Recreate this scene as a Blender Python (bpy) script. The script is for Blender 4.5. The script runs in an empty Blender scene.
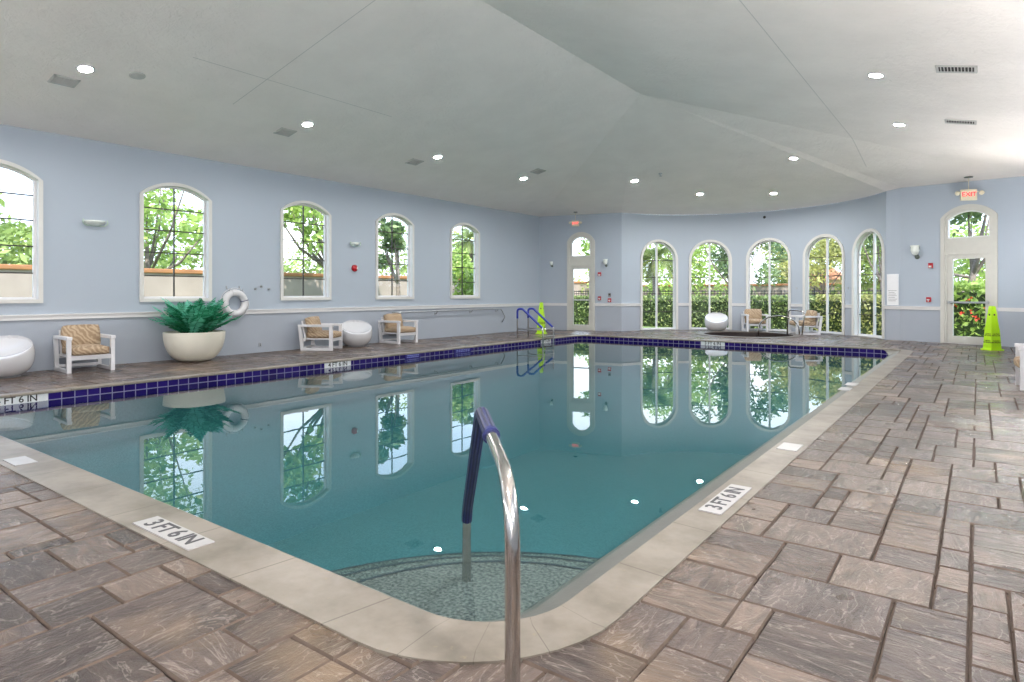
import bpy, bmesh, math, random
from mathutils import Vector, Matrix
random.seed(7)
U = 1.22                                   # one working unit = the camera's height above the deck, in metres
PI = math.pi
C = bpy.context.scene.collection
sc = bpy.context.scene
sin, cos = math.sin, math.cos

# ------------------------------------------------------------------ materials
MATS = {}
def nt(name):
    m = bpy.data.materials.new(name); m.use_nodes = True
    t = m.node_tree; t.nodes.clear()
    out = t.nodes.new('ShaderNodeOutputMaterial')
    MATS[name] = m
    return m, t, out
def N(t, typ, **kw):
    n = t.nodes.new(typ)
    for k, v in kw.items():
        if k.startswith('i_'):
            key = k[2:].replace('_', ' ')
            n.inputs[key].default_value = v
        else: setattr(n, k, v)
    return n
def L(t, a, ao, b, bi): t.links.new(a.outputs[ao], b.inputs[bi])
def srgb(r, g, b):
    f = lambda c: (c/255/12.92 if c/255 <= .04045 else ((c/255+.055)/1.055)**2.4)
    return (f(r), f(g), f(b), 1)
def pbr(name, col, rough=.5, metal=0, var=.08, scale=8, bump=0, bscale=60, spec=.5, coat=0, sss=0):
    """painted / moulded surface: base colour with soft procedural mottling and optional bump"""
    m, t, out = nt(name)
    p = N(t, 'ShaderNodeBsdfPrincipled')
    p.inputs['Roughness'].default_value = rough; p.inputs['Metallic'].default_value = metal
    p.inputs['Specular IOR Level'].default_value = spec
    p.inputs['Coat Weight'].default_value = coat
    tc = N(t, 'ShaderNodeTexCoord')
    no = N(t, 'ShaderNodeTexNoise'); no.inputs['Scale'].default_value = scale; no.inputs['Detail'].default_value = 4
    L(t, tc, 'Object', no, 'Vector')
    r = N(t, 'ShaderNodeValToRGB')
    a = [max(0, c*(1-var)) for c in col[:3]]; b = [min(1, c*(1+var)) for c in col[:3]]
    r.color_ramp.elements[0].color = (*a, 1); r.color_ramp.elements[1].color = (*b, 1)
    r.color_ramp.elements[0].position = .3; r.color_ramp.elements[1].position = .7
    L(t, no, 'Fac', r, 'Fac'); L(t, r, 'Color', p, 'Base Color')
    if bump:
        n2 = N(t, 'ShaderNodeTexNoise'); n2.inputs['Scale'].default_value = bscale; n2.inputs['Detail'].default_value = 5
        L(t, tc, 'Object', n2, 'Vector')
        bp = N(t, 'ShaderNodeBump'); bp.inputs['Strength'].default_value = bump; bp.inputs['Distance'].default_value = .02
        L(t, n2, 'Fac', bp, 'Height'); L(t, bp, 'Normal', p, 'Normal')
    L(t, p, 'BSDF', out, 'Surface')
    return m
def emit(name, col, s):
    m, t, out = nt(name)
    e = N(t, 'ShaderNodeEmission'); e.inputs['Color'].default_value = col; e.inputs['Strength'].default_value = s
    L(t, e, 'Emission', out, 'Surface'); return m

white_paint = pbr('white_paint', srgb(216,216,216), .35, var=.02)
casing_paint = pbr('casing_paint', srgb(208,208,204), .4, var=.02)
door_paint = pbr('door_paint', srgb(196,196,189), .4, var=.02)
dark_bar = pbr('dark_bar', srgb(48,42,38), .45, var=.1)
chair_white = pbr('chair_white', srgb(218,218,221), .35, var=.02)
gloss_white = pbr('gloss_white', srgb(206,207,210), .12, var=.01, coat=.4)
ring_white = pbr('ring_white', srgb(212,213,215), .35, var=.03)
pot_cream = pbr('pot_cream', srgb(226,223,208), .35, var=.03, scale=5, bump=.05, bscale=40)
soil = pbr('soil', srgb(60,45,35), .95, var=.4, scale=30, bump=.5)
steel = pbr('steel', (.62,.6,.57,1), .16, metal=1, var=.05, scale=30)
steel_dull = pbr('steel_dull', (.55,.55,.55,1), .3, metal=1, var=.05)
alu_grey = pbr('alu_grey', srgb(172,176,180), .35, metal=.5, var=.05)
navy_foam = pbr('navy_foam', srgb(28,38,92), .55, var=.15, scale=30, bump=.2)
blue_foam = pbr('blue_foam', srgb(30,50,150), .5, var=.1, scale=30)
cone_green = pbr('cone_green', srgb(176,226,20), .4, var=.04)
black_ink = pbr('black_ink', srgb(30,30,32), .6, var=.1)
grey_ink = pbr('grey_ink', srgb(120,120,122), .6, var=.1)
red_box = pbr('red_box', srgb(170,20,34), .35, var=.05)
vent_metal = pbr('vent_metal', srgb(190,190,186), .45, var=.05)
vent_dark = pbr('vent_dark', srgb(40,40,40), .8)
ceramic_white = pbr('ceramic_white', srgb(228,230,232), .2, var=.03)
worn_plate = pbr('worn_plate', srgb(172,170,170), .35, var=.06, scale=14)
navy_plate = pbr('navy_plate', srgb(44,32,112), .2, var=.1)
worn_ink = pbr('worn_ink', srgb(66,66,70), .6, var=.3, scale=30)
pale_tile = pbr('pale_tile', srgb(130,136,205), .25, var=.1)
frosted = pbr('frosted_glass', srgb(225,232,226), .3, var=.03, spec=.6)
sconce_green = pbr('sconce_green', srgb(176,196,180), .4, var=.06)
bronze = pbr('bronze', srgb(95,105,98), .45, metal=.4)
exit_body = pbr('exit_body', srgb(214,206,178), .4, var=.03)
bark = pbr('bark', srgb(120,108,98), .9, var=.35, scale=12, bump=.8, bscale=25)
hedge_core = pbr('hedge_core', srgb(52,66,34), .9, var=.3)
wall_cream = pbr('garden_wall_paint', srgb(152,138,128), .9, var=.12, scale=1.2)
wall_cap = pbr('terracotta_cap', srgb(152,104,66), .8, var=.15, scale=3)
fence_black = pbr('fence_black', srgb(35,36,40), .5)
lawn_m = pbr('lawn', srgb(120,140,80), .95, var=.3, scale=5)
concrete = pbr('concrete_walk', srgb(206,196,186), .9, var=.1, scale=3)
house_wall = pbr('house_wall', srgb(226,205,176), .9, var=.05)
house_roof = pbr('house_roof', srgb(190,130,96), .8, var=.2, scale=10)
lens_on = emit('lamp_lens', (1, .97, .95, 1), 1)
exit_red = emit('exit_red', (1, .06, .07, 1), 1.6)
lens_on.cycles.emission_sampling = 'FRONT'

def leaf_mat(name, c1, c2, c3):
    m, t, out = nt(name)
    g = N(t, 'ShaderNodeAttribute'); g.attribute_name = 'tone'
    r = N(t, 'ShaderNodeValToRGB'); e = r.color_ramp.elements
    e[0].color = c1; e[1].color = c3; n = e.new(.5); n.color = c2
    d = N(t, 'ShaderNodeBsdfPrincipled'); d.inputs['Roughness'].default_value = .5
    tr = N(t, 'ShaderNodeBsdfTranslucent'); mx = N(t, 'ShaderNodeMixShader'); mx.inputs[0].default_value = .45
    L(t, g, 'Fac', r, 'Fac'); L(t, r, 'Color', d, 'Base Color'); L(t, r, 'Color', tr, 'Color')
    L(t, d, 'BSDF', mx, 1); L(t, tr, 'BSDF', mx, 2); L(t, mx, 'Shader', out, 'Surface'); return m
leaf_bright = leaf_mat('leaf_bright', srgb(105,132,62), srgb(158,184,92), srgb(212,226,140))
leaf_olive = leaf_mat('leaf_olive', srgb(95,110,60), srgb(140,160,85), srgb(185,200,120))
leaf_dark = leaf_mat('leaf_dark', srgb(62,80,52), srgb(106,130,84), srgb(158,176,118))
leaf_hedge = leaf_mat('leaf_hedge', srgb(60,76,46), srgb(122,142,84), srgb(205,212,140))
leaf_yellow = leaf_mat('leaf_yellow', srgb(112,114,62), srgb(168,170,96), srgb(218,212,148))
leaf_palm = leaf_mat('leaf_palm', srgb(70,85,45), srgb(115,130,70), srgb(165,175,100))
fern_leaf = leaf_mat('fern_leaf', srgb(20,84,50), srgb(44,150,104), srgb(120,215,185))
flower_red = pbr('flower_red', srgb(215,60,40), .6)

def wall_material():
    m, t, out = nt('wall_paint')
    p = N(t, 'ShaderNodeBsdfPrincipled'); p.inputs['Roughness'].default_value = .55
    ge = N(t, 'ShaderNodeNewGeometry'); sp = N(t, 'ShaderNodeSeparateXYZ'); L(t, ge, 'Position', sp, 'Vector')
    gt = N(t, 'ShaderNodeMath', operation='GREATER_THAN'); gt.inputs[1].default_value = .69*U; L(t, sp, 'Z', gt, 0)
    no = N(t, 'ShaderNodeTexNoise'); no.inputs['Scale'].default_value = .7; no.inputs['Detail'].default_value = 3; L(t, ge, 'Position', no, 'Vector')
    ov = N(t, 'ShaderNodeMapRange'); ov.inputs[3].default_value = .96; ov.inputs[4].default_value = 1.04; L(t, no, 'Fac', ov, 0)
    mx = N(t, 'ShaderNodeMix', data_type='RGBA'); mx.inputs[6].default_value = srgb(160,168,179); mx.inputs[7].default_value = srgb(167,178,190)
    L(t, gt, 0, mx, 0)
    ml = N(t, 'ShaderNodeVectorMath', operation='SCALE'); L(t, mx, 2, ml, 0); L(t, ov, 0, ml, 'Scale')
    L(t, ml, 0, p, 'Base Color')
    n2 = N(t, 'ShaderNodeTexNoise'); n2.inputs['Scale'].default_value = 45; n2.inputs['Detail'].default_value = 4; L(t, ge, 'Position', n2, 'Vector')
    bp = N(t, 'ShaderNodeBump'); bp.inputs['Strength'].default_value = .12; bp.inputs['Distance'].default_value = .01
    L(t, n2, 'Fac', bp, 'Height'); L(t, bp, 'Normal', p, 'Normal'); L(t, p, 'BSDF', out, 'Surface'); return m
wall_paint = wall_material()

def ceiling_material():
    m, t, out = nt('ceiling_plaster')
    p = N(t, 'ShaderNodeBsdfPrincipled'); p.inputs['Roughness'].default_value = .45
    ge = N(t, 'ShaderNodeNewGeometry')
    no = N(t, 'ShaderNodeTexNoise'); no.inputs['Scale'].default_value = 1.1; no.inputs['Detail'].default_value = 6; no.inputs['Roughness'].default_value = .6
    L(t, ge, 'Position', no, 'Vector')
    r = N(t, 'ShaderNodeValToRGB'); r.color_ramp.elements[0].color = srgb(238,232,226); r.color_ramp.elements[1].color = srgb(245,239,233)
    r.color_ramp.elements[0].position = .35; r.color_ramp.elements[1].position = .65
    L(t, no, 'Fac', r, 'Fac')
    # drywall seams: thin lines along fixed x and y
    sp = N(t, 'ShaderNodeSeparateXYZ'); L(t, ge, 'Position', sp, 'Vector')
    def seam(axis, pos, w=.007):
        a = N(t, 'ShaderNodeMath', operation='SUBTRACT'); a.inputs[1].default_value = pos; L(t, sp, axis, a, 0)
        b = N(t, 'ShaderNodeMath', operation='ABSOLUTE'); L(t, a, 0, b, 0)
        c = N(t, 'ShaderNodeMath', operation='LESS_THAN'); c.inputs[1].default_value = w; L(t, b, 0, c, 0); return c
    def rng(axis, lo, hi, s):
        a = N(t, 'ShaderNodeMath', operation='GREATER_THAN'); a.inputs[1].default_value = lo; L(t, sp, axis, a, 0)
        b = N(t, 'ShaderNodeMath', operation='LESS_THAN'); b.inputs[1].default_value = hi; L(t, sp, axis, b, 0)
        c = N(t, 'ShaderNodeMath', operation='MULTIPLY'); L(t, a, 0, c, 0); L(t, b, 0, c, 1)
        d = N(t, 'ShaderNodeMath', operation='MULTIPLY'); L(t, c, 0, d, 0); L(t, s, 0, d, 1); return d
    s1 = rng('X', -7.9*U, -4.6*U, seam('Y', 4.52*U)); s2 = rng('Y', 3.6*U, 6.6*U, seam('X', -7.12*U))
    s3 = rng('Y', 4.0*U, 14.0*U, seam('X', -1.75*U))
    ad = N(t, 'ShaderNodeMath', operation='MAXIMUM'); L(t, s1, 0, ad, 0); L(t, s2, 0, ad, 1)
    ad2 = N(t, 'ShaderNodeMath', operation='MAXIMUM'); L(t, ad, 0, ad2, 0); L(t, s3, 0, ad2, 1)
    mx = N(t, 'ShaderNodeMix', data_type='RGBA'); mx.inputs[7].default_value = srgb(176,176,172)
    sc_ = N(t, 'ShaderNodeMath', operation='MULTIPLY'); sc_.inputs[1].default_value = .55; L(t, ad2, 0, sc_, 0)
    L(t, sc_, 0, mx, 0); L(t, r, 'Color', mx, 6); L(t, mx, 2, p, 'Base Color')
    n2 = N(t, 'ShaderNodeTexNoise'); n2.inputs['Scale'].default_value = 7; n2.inputs['Detail'].default_value = 9; n2.inputs['Roughness'].default_value = .7; n2.inputs['Distortion'].default_value = 1.0
    L(t, ge, 'Position', n2, 'Vector')
    bp = N(t, 'ShaderNodeBump'); bp.inputs['Strength'].default_value = .6; bp.inputs['Distance'].default_value = .05
    L(t, n2, 'Fac', bp, 'Height'); L(t, bp, 'Normal', p, 'Normal'); L(t, p, 'BSDF', out, 'Surface'); return m
ceil_mat = ceiling_material()

def paver_material():
    m, t, out = nt('stamped_stone')
    p = N(t, 'ShaderNodeBsdfPrincipled')
    at = N(t, 'ShaderNodeAttribute'); at.attribute_name = 'tone'
    uv = N(t, 'ShaderNodeUVMap'); ge = N(t, 'ShaderNodeNewGeometry')
    r = N(t, 'ShaderNodeValToRGB'); e = r.color_ramp.elements
    e[0].color = srgb(64,54,49); e[1].color = srgb(112,97,86)
    a = e.new(.35); a.color = srgb(80,69,64); a = e.new(.7); a.color = srgb(93,80,72)
    L(t, at, 'Fac', r, 'Fac')
    mp = N(t, 'ShaderNodeMapping'); mp.inputs['Scale'].default_value = (1, 3.2, 1); L(t, uv, 'UV', mp, 'Vector')
    n1 = N(t, 'ShaderNodeTexNoise'); n1.inputs['Scale'].default_value = 3.2; n1.inputs['Detail'].default_value = 9; n1.inputs['Roughness'].default_value = .65; n1.inputs['Distortion'].default_value = 1.4
    L(t, mp, 'Vector', n1, 'Vector')
    mr = N(t, 'ShaderNodeMapRange'); mr.inputs[1].default_value = .3; mr.inputs[2].default_value = .7; mr.inputs[3].default_value = .42; mr.inputs[4].default_value = 1.62; L(t, n1, 'Fac', mr, 0)
    sc_ = N(t, 'ShaderNodeVectorMath', operation='SCALE'); L(t, r, 'Color', sc_, 0); L(t, mr, 0, sc_, 'Scale')
    # ochre blotches
    n3 = N(t, 'ShaderNodeTexNoise'); n3.inputs['Scale'].default_value = 1.3; n3.inputs['Detail'].default_value = 3; L(t, ge, 'Position', n3, 'Vector')
    m3 = N(t, 'ShaderNodeMapRange'); m3.inputs[1].default_value = .58; m3.inputs[2].default_value = .75; m3.inputs[3].default_value = 0; m3.inputs[4].default_value = .45; L(t, n3, 'Fac', m3, 0)
    mx = N(t, 'ShaderNodeMix', data_type='RGBA'); mx.inputs[7].default_value = srgb(168,142,108); L(t, m3, 0, mx, 0); L(t, sc_, 0, mx, 6)
    # pale veins on the stamped stone
    n4 = N(t, 'ShaderNodeTexNoise'); n4.inputs['Scale'].default_value = 2.2; n4.inputs['Detail'].default_value = 7; n4.inputs['Distortion'].default_value = 2.5; L(t, mp, 'Vector', n4, 'Vector')
    sb = N(t, 'ShaderNodeMath', operation='SUBTRACT'); sb.inputs[1].default_value = .5; L(t, n4, 'Fac', sb, 0)
    ab = N(t, 'ShaderNodeMath', operation='ABSOLUTE'); L(t, sb, 0, ab, 0)
    m4 = N(t, 'ShaderNodeMapRange'); m4.inputs[1].default_value = 0; m4.inputs[2].default_value = .014; m4.inputs[3].default_value = .3; m4.inputs[4].default_value = 0; L(t, ab, 0, m4, 0)
    mx2 = N(t, 'ShaderNodeMix', data_type='RGBA'); mx2.inputs[7].default_value = srgb(206,196,186); L(t, m4, 0, mx2, 0); L(t, mx, 2, mx2, 6)
    L(t, mx2, 2, p, 'Base Color')
    # sealed, slightly wet sheen
    n5 = N(t, 'ShaderNodeTexNoise'); n5.inputs['Scale'].default_value = .9; n5.inputs['Detail'].default_value = 5; L(t, ge, 'Position', n5, 'Vector')
    m5 = N(t, 'ShaderNodeMapRange'); m5.inputs[1].default_value = .35; m5.inputs[2].default_value = .68; m5.inputs[3].default_value = .42; m5.inputs[4].default_value = .15; L(t, n5, 'Fac', m5, 0)
    L(t, m5, 0, p, 'Roughness'); p.inputs['Coat Weight'].default_value = .14; p.inputs['Coat Roughness'].default_value = .16; p.inputs['Specular IOR Level'].default_value = .32
    n6 = N(t, 'ShaderNodeTexNoise'); n6.inputs['Scale'].default_value = 38; n6.inputs['Detail'].default_value = 6; n6.inputs['Roughness'].default_value = .7; L(t, ge, 'Position', n6, 'Vector')
    hh = N(t, 'ShaderNodeMath', operation='MULTIPLY_ADD'); hh.inputs[1].default_value = .22; L(t, n6, 'Fac', hh, 0); L(t, n1, 'Fac', hh, 2)
    bp = N(t, 'ShaderNodeBump'); bp.inputs['Strength'].default_value = .7; bp.inputs['Distance'].default_value = .022
    L(t, hh, 0, bp, 'Height'); L(t, bp, 'Normal', p, 'Normal'); L(t, bp, 'Normal', p, 'Coat Normal'); L(t, p, 'BSDF', out, 'Surface'); return m
paver = paver_material()
mortar = pbr('joint_mortar', srgb(96,82,72), .85, var=.2, scale=20)

def coping_material():
    m, t, out = nt('coping_stone')
    p = N(t, 'ShaderNodeBsdfPrincipled'); p.inputs['Roughness'].default_value = .42
    ge = N(t, 'ShaderNodeNewGeometry'); uv = N(t, 'ShaderNodeUVMap')
    n1 = N(t, 'ShaderNodeTexNoise'); n1.inputs['Scale'].default_value = 2.6; n1.inputs['Detail'].default_value = 7; n1.inputs['Roughness'].default_value = .62; L(t, ge, 'Position', n1, 'Vector')
    r = N(t, 'ShaderNodeValToRGB'); e = r.color_ramp.elements
    e[0].color = srgb(98,91,80); e[1].color = srgb(138,130,120); e[0].position = .3; e[1].position = .62; L(t, n1, 'Fac', r, 'Fac')
    n2 = N(t, 'ShaderNodeTexNoise'); n2.inputs['Scale'].default_value = 28; n2.inputs['Detail'].default_value = 3; L(t, ge, 'Position', n2, 'Vector')
    m2 = N(t, 'ShaderNodeMapRange'); m2.inputs[1].default_value = .66; m2.inputs[2].default_value = .74; m2.inputs[3].default_value = 0; m2.inputs[4].default_value = .5; L(t, n2, 'Fac', m2, 0)
    mx = N(t, 'ShaderNodeMix', data_type='RGBA'); mx.inputs[7].default_value = srgb(138,128,104); L(t, m2, 0, mx, 0); L(t, r, 'Color', mx, 6)
    sp = N(t, 'ShaderNodeSeparateXYZ'); L(t, uv, 'UV', sp, 'Vector')
    fr = N(t, 'ShaderNodeMath', operation='FRACT'); L(t, sp, 'X', fr, 0)
    lt = N(t, 'ShaderNodeMath', operation='LESS_THAN'); lt.inputs[1].default_value = .012; L(t, fr, 0, lt, 0)
    k = N(t, 'ShaderNodeMath', operation='MULTIPLY'); k.inputs[1].default_value = .8; L(t, lt, 0, k, 0)
    mx2 = N(t, 'ShaderNodeMix', data_type='RGBA'); mx2.inputs[7].default_value = srgb(84,76,66); L(t, k, 0, mx2, 0); L(t, mx, 2, mx2, 6)
    L(t, mx2, 2, p, 'Base Color')
    bp = N(t, 'ShaderNodeBump'); bp.inputs['Strength'].default_value = .2; bp.inputs['Distance'].default_value = .01
    L(t, n1, 'Fac', bp, 'Height'); L(t, bp, 'Normal', p, 'Normal'); L(t, p, 'BSDF', out, 'Surface'); return m
coping_m = coping_material()
step_edge = pbr('step_edge_tile', srgb(26,40,52), .5)
lip_m = pbr('pool_lip_plaster', srgb(104,104,98), .4, var=.1, scale=4, bump=.1)

def tile_material():
    m, t, out = nt('navy_tile')
    p = N(t, 'ShaderNodeBsdfPrincipled'); p.inputs['Roughness'].default_value = .12; p.inputs['Specular IOR Level'].default_value = .12
    uv = N(t, 'ShaderNodeUVMap'); br = N(t, 'ShaderNodeTexBrick'); br.offset = 0; br.squash = 1
    br.inputs['Scale'].default_value = 1; br.inputs['Brick Width'].default_value = .145; br.inputs['Row Height'].default_value = .145
    br.inputs['Mortar Size'].default_value = .0055; br.inputs['Mortar Smooth'].default_value = .1
    br.inputs['Color1'].default_value = srgb(32,20,84); br.inputs['Color2'].default_value = srgb(44,30,108); br.inputs['Mortar'].default_value = srgb(142,138,168)
    L(t, uv, 'UV', br, 'Vector'); L(t, br, 'Color', p, 'Base Color')
    L(t, p, 'BSDF', out, 'Surface'); return m
tile_m = tile_material()

def plaster_material(name, c1, c2):
    m, t, out = nt(name)
    p = N(t, 'ShaderNodeBsdfDiffuse')
    ge = N(t, 'ShaderNodeNewGeometry'); no = N(t, 'ShaderNodeTexNoise'); no.inputs['Scale'].default_value = 55; no.inputs['Detail'].default_value = 3
    L(t, ge, 'Position', no, 'Vector')
    r = N(t, 'ShaderNodeValToRGB'); r.color_ramp.elements[0].color = c1; r.color_ramp.elements[1].color = c2
    r.color_ramp.elements[0].position = .35; r.color_ramp.elements[1].position = .65
    L(t, no, 'Fac', r, 'Fac'); L(t, r, 'Color', p, 'Color'); L(t, p, 'BSDF', out, 'Surface'); return m
plaster = plaster_material('pool_plaster', srgb(74,106,112), srgb(90,122,128))
step_pl = plaster_material('step_plaster', srgb(72,76,76), srgb(126,128,124))

def glass_material(name, ior, tint, rough=0, ripple=0):
    m, t, out = nt(name)
    ge0 = N(t, 'ShaderNodeNewGeometry'); dt = N(t, 'ShaderNodeVectorMath', operation='DOT_PRODUCT'); L(t, ge0, 'Normal', dt, 0); L(t, ge0, 'Incoming', dt, 1)
    ab = N(t, 'ShaderNodeMath', operation='ABSOLUTE'); L(t, dt, 'Value', ab, 0)
    iv = N(t, 'ShaderNodeMath', operation='SUBTRACT'); iv.inputs[0].default_value = 1; L(t, ab, 0, iv, 1)
    pw = N(t, 'ShaderNodeMath', operation='POWER'); pw.inputs[1].default_value = 5; L(t, iv, 0, pw, 0)
    r0 = ((ior-1)/(ior+1))**2
    fr = N(t, 'ShaderNodeMath', operation='MULTIPLY_ADD'); fr.inputs[1].default_value = 1-r0; fr.inputs[2].default_value = r0; L(t, pw, 0, fr, 0)
    tr = N(t, 'ShaderNodeBsdfTransparent'); tr.inputs['Color'].default_value = tint
    gl = N(t, 'ShaderNodeBsdfGlossy'); gl.inputs['Roughness'].default_value = rough
    mx = N(t, 'ShaderNodeMixShader'); L(t, fr, 0, mx, 0); L(t, tr, 'BSDF', mx, 1); L(t, gl, 'BSDF', mx, 2)
    if ripple:
        ge = N(t, 'ShaderNodeNewGeometry'); no = N(t, 'ShaderNodeTexNoise'); no.inputs['Scale'].default_value = 1.1; no.inputs['Detail'].default_value = 3
        L(t, ge, 'Position', no, 'Vector')
        bp = N(t, 'ShaderNodeBump'); bp.inputs['Strength'].default_value = ripple; bp.inputs['Distance'].default_value = .02
        L(t, no, 'Fac', bp, 'Height'); L(t, bp, 'Normal', gl, 'Normal')
    L(t, mx, 'Shader', out, 'Surface')
    return m, t, out
pane_m, _, _ = glass_material('window_glass', 1.45, (.96,.98,.97,1))
water_m, _t, _o = glass_material('pool_water', 1.36, (.93,1,1,1), ripple=.03)
_v = N(_t, 'ShaderNodeVolumeAbsorption'); _v.inputs['Color'].default_value = (.45,.88,.90,1); _v.inputs['Density'].default_value = .32
L(_t, _v, 'Volume', _o, 'Volume')
spa_water_m, _t, _o = glass_material('spa_water', 1.33, (.5,.45,.42,1), ripple=.05)

def fabric_material():
    m, t, out = nt('beige_fabric')
    p = N(t, 'ShaderNodeBsdfPrincipled'); p.inputs['Roughness'].default_value = .9
    tc = N(t, 'ShaderNodeTexCoord')
    mp = N(t, 'ShaderNodeMapping'); mp.inputs['Rotation'].default_value = (.4,.6,.78); L(t, tc, 'Object', mp, 'Vector')
    w = N(t, 'ShaderNodeTexWave'); w.inputs['Scale'].default_value = 6.5; w.inputs['Distortion'].default_value = 6; w.inputs['Detail'].default_value = 2; w.inputs['Detail Scale'].default_value = 1.6
    L(t, mp, 'Vector', w, 'Vector')
    r = N(t, 'ShaderNodeValToRGB'); r.color_ramp.elements[0].color = srgb(150,128,103); r.color_ramp.elements[1].color = srgb(180,160,134)
    r.color_ramp.elements[0].position = .3; r.color_ramp.elements[1].position = .75
    L(t, w, 'Fac', r, 'Fac'); L(t, r, 'Color', p, 'Base Color'); L(t, p, 'BSDF', out, 'Surface'); return m
fabric = fabric_material()
sleeve_m = None
def sleeve_material():
    m, t, out = nt('ribbed_navy_sleeve')
    p = N(t, 'ShaderNodeBsdfPrincipled'); p.inputs['Roughness'].default_value = .4
    uv = N(t, 'ShaderNodeUVMap'); sp = N(t, 'ShaderNodeSeparateXYZ'); L(t, uv, 'UV', sp, 'Vector')
    w = N(t, 'ShaderNodeMath', operation='MULTIPLY'); w.inputs[1].default_value = 10; L(t, sp, 'Y', w, 0)
    s = N(t, 'ShaderNodeMath', operation='PINGPONG'); s.inputs[1].default_value = .5; L(t, w, 0, s, 0)
    r = N(t, 'ShaderNodeValToRGB'); r.color_ramp.elements[0].color = srgb(12,16,44); r.color_ramp.elements[1].color = srgb(56,64,122)
    L(t, s, 0, r, 'Fac'); L(t, r, 'Color', p, 'Base Color')
    bp = N(t, 'ShaderNodeBump'); bp.inputs['Strength'].default_value = .6; bp.inputs['Distance'].default_value = .01; L(t, s, 0, bp, 'Height'); L(t, bp, 'Normal', p, 'Normal')
    L(t, p, 'BSDF', out, 'Surface'); return m
sleeve_m = sleeve_material()

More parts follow.
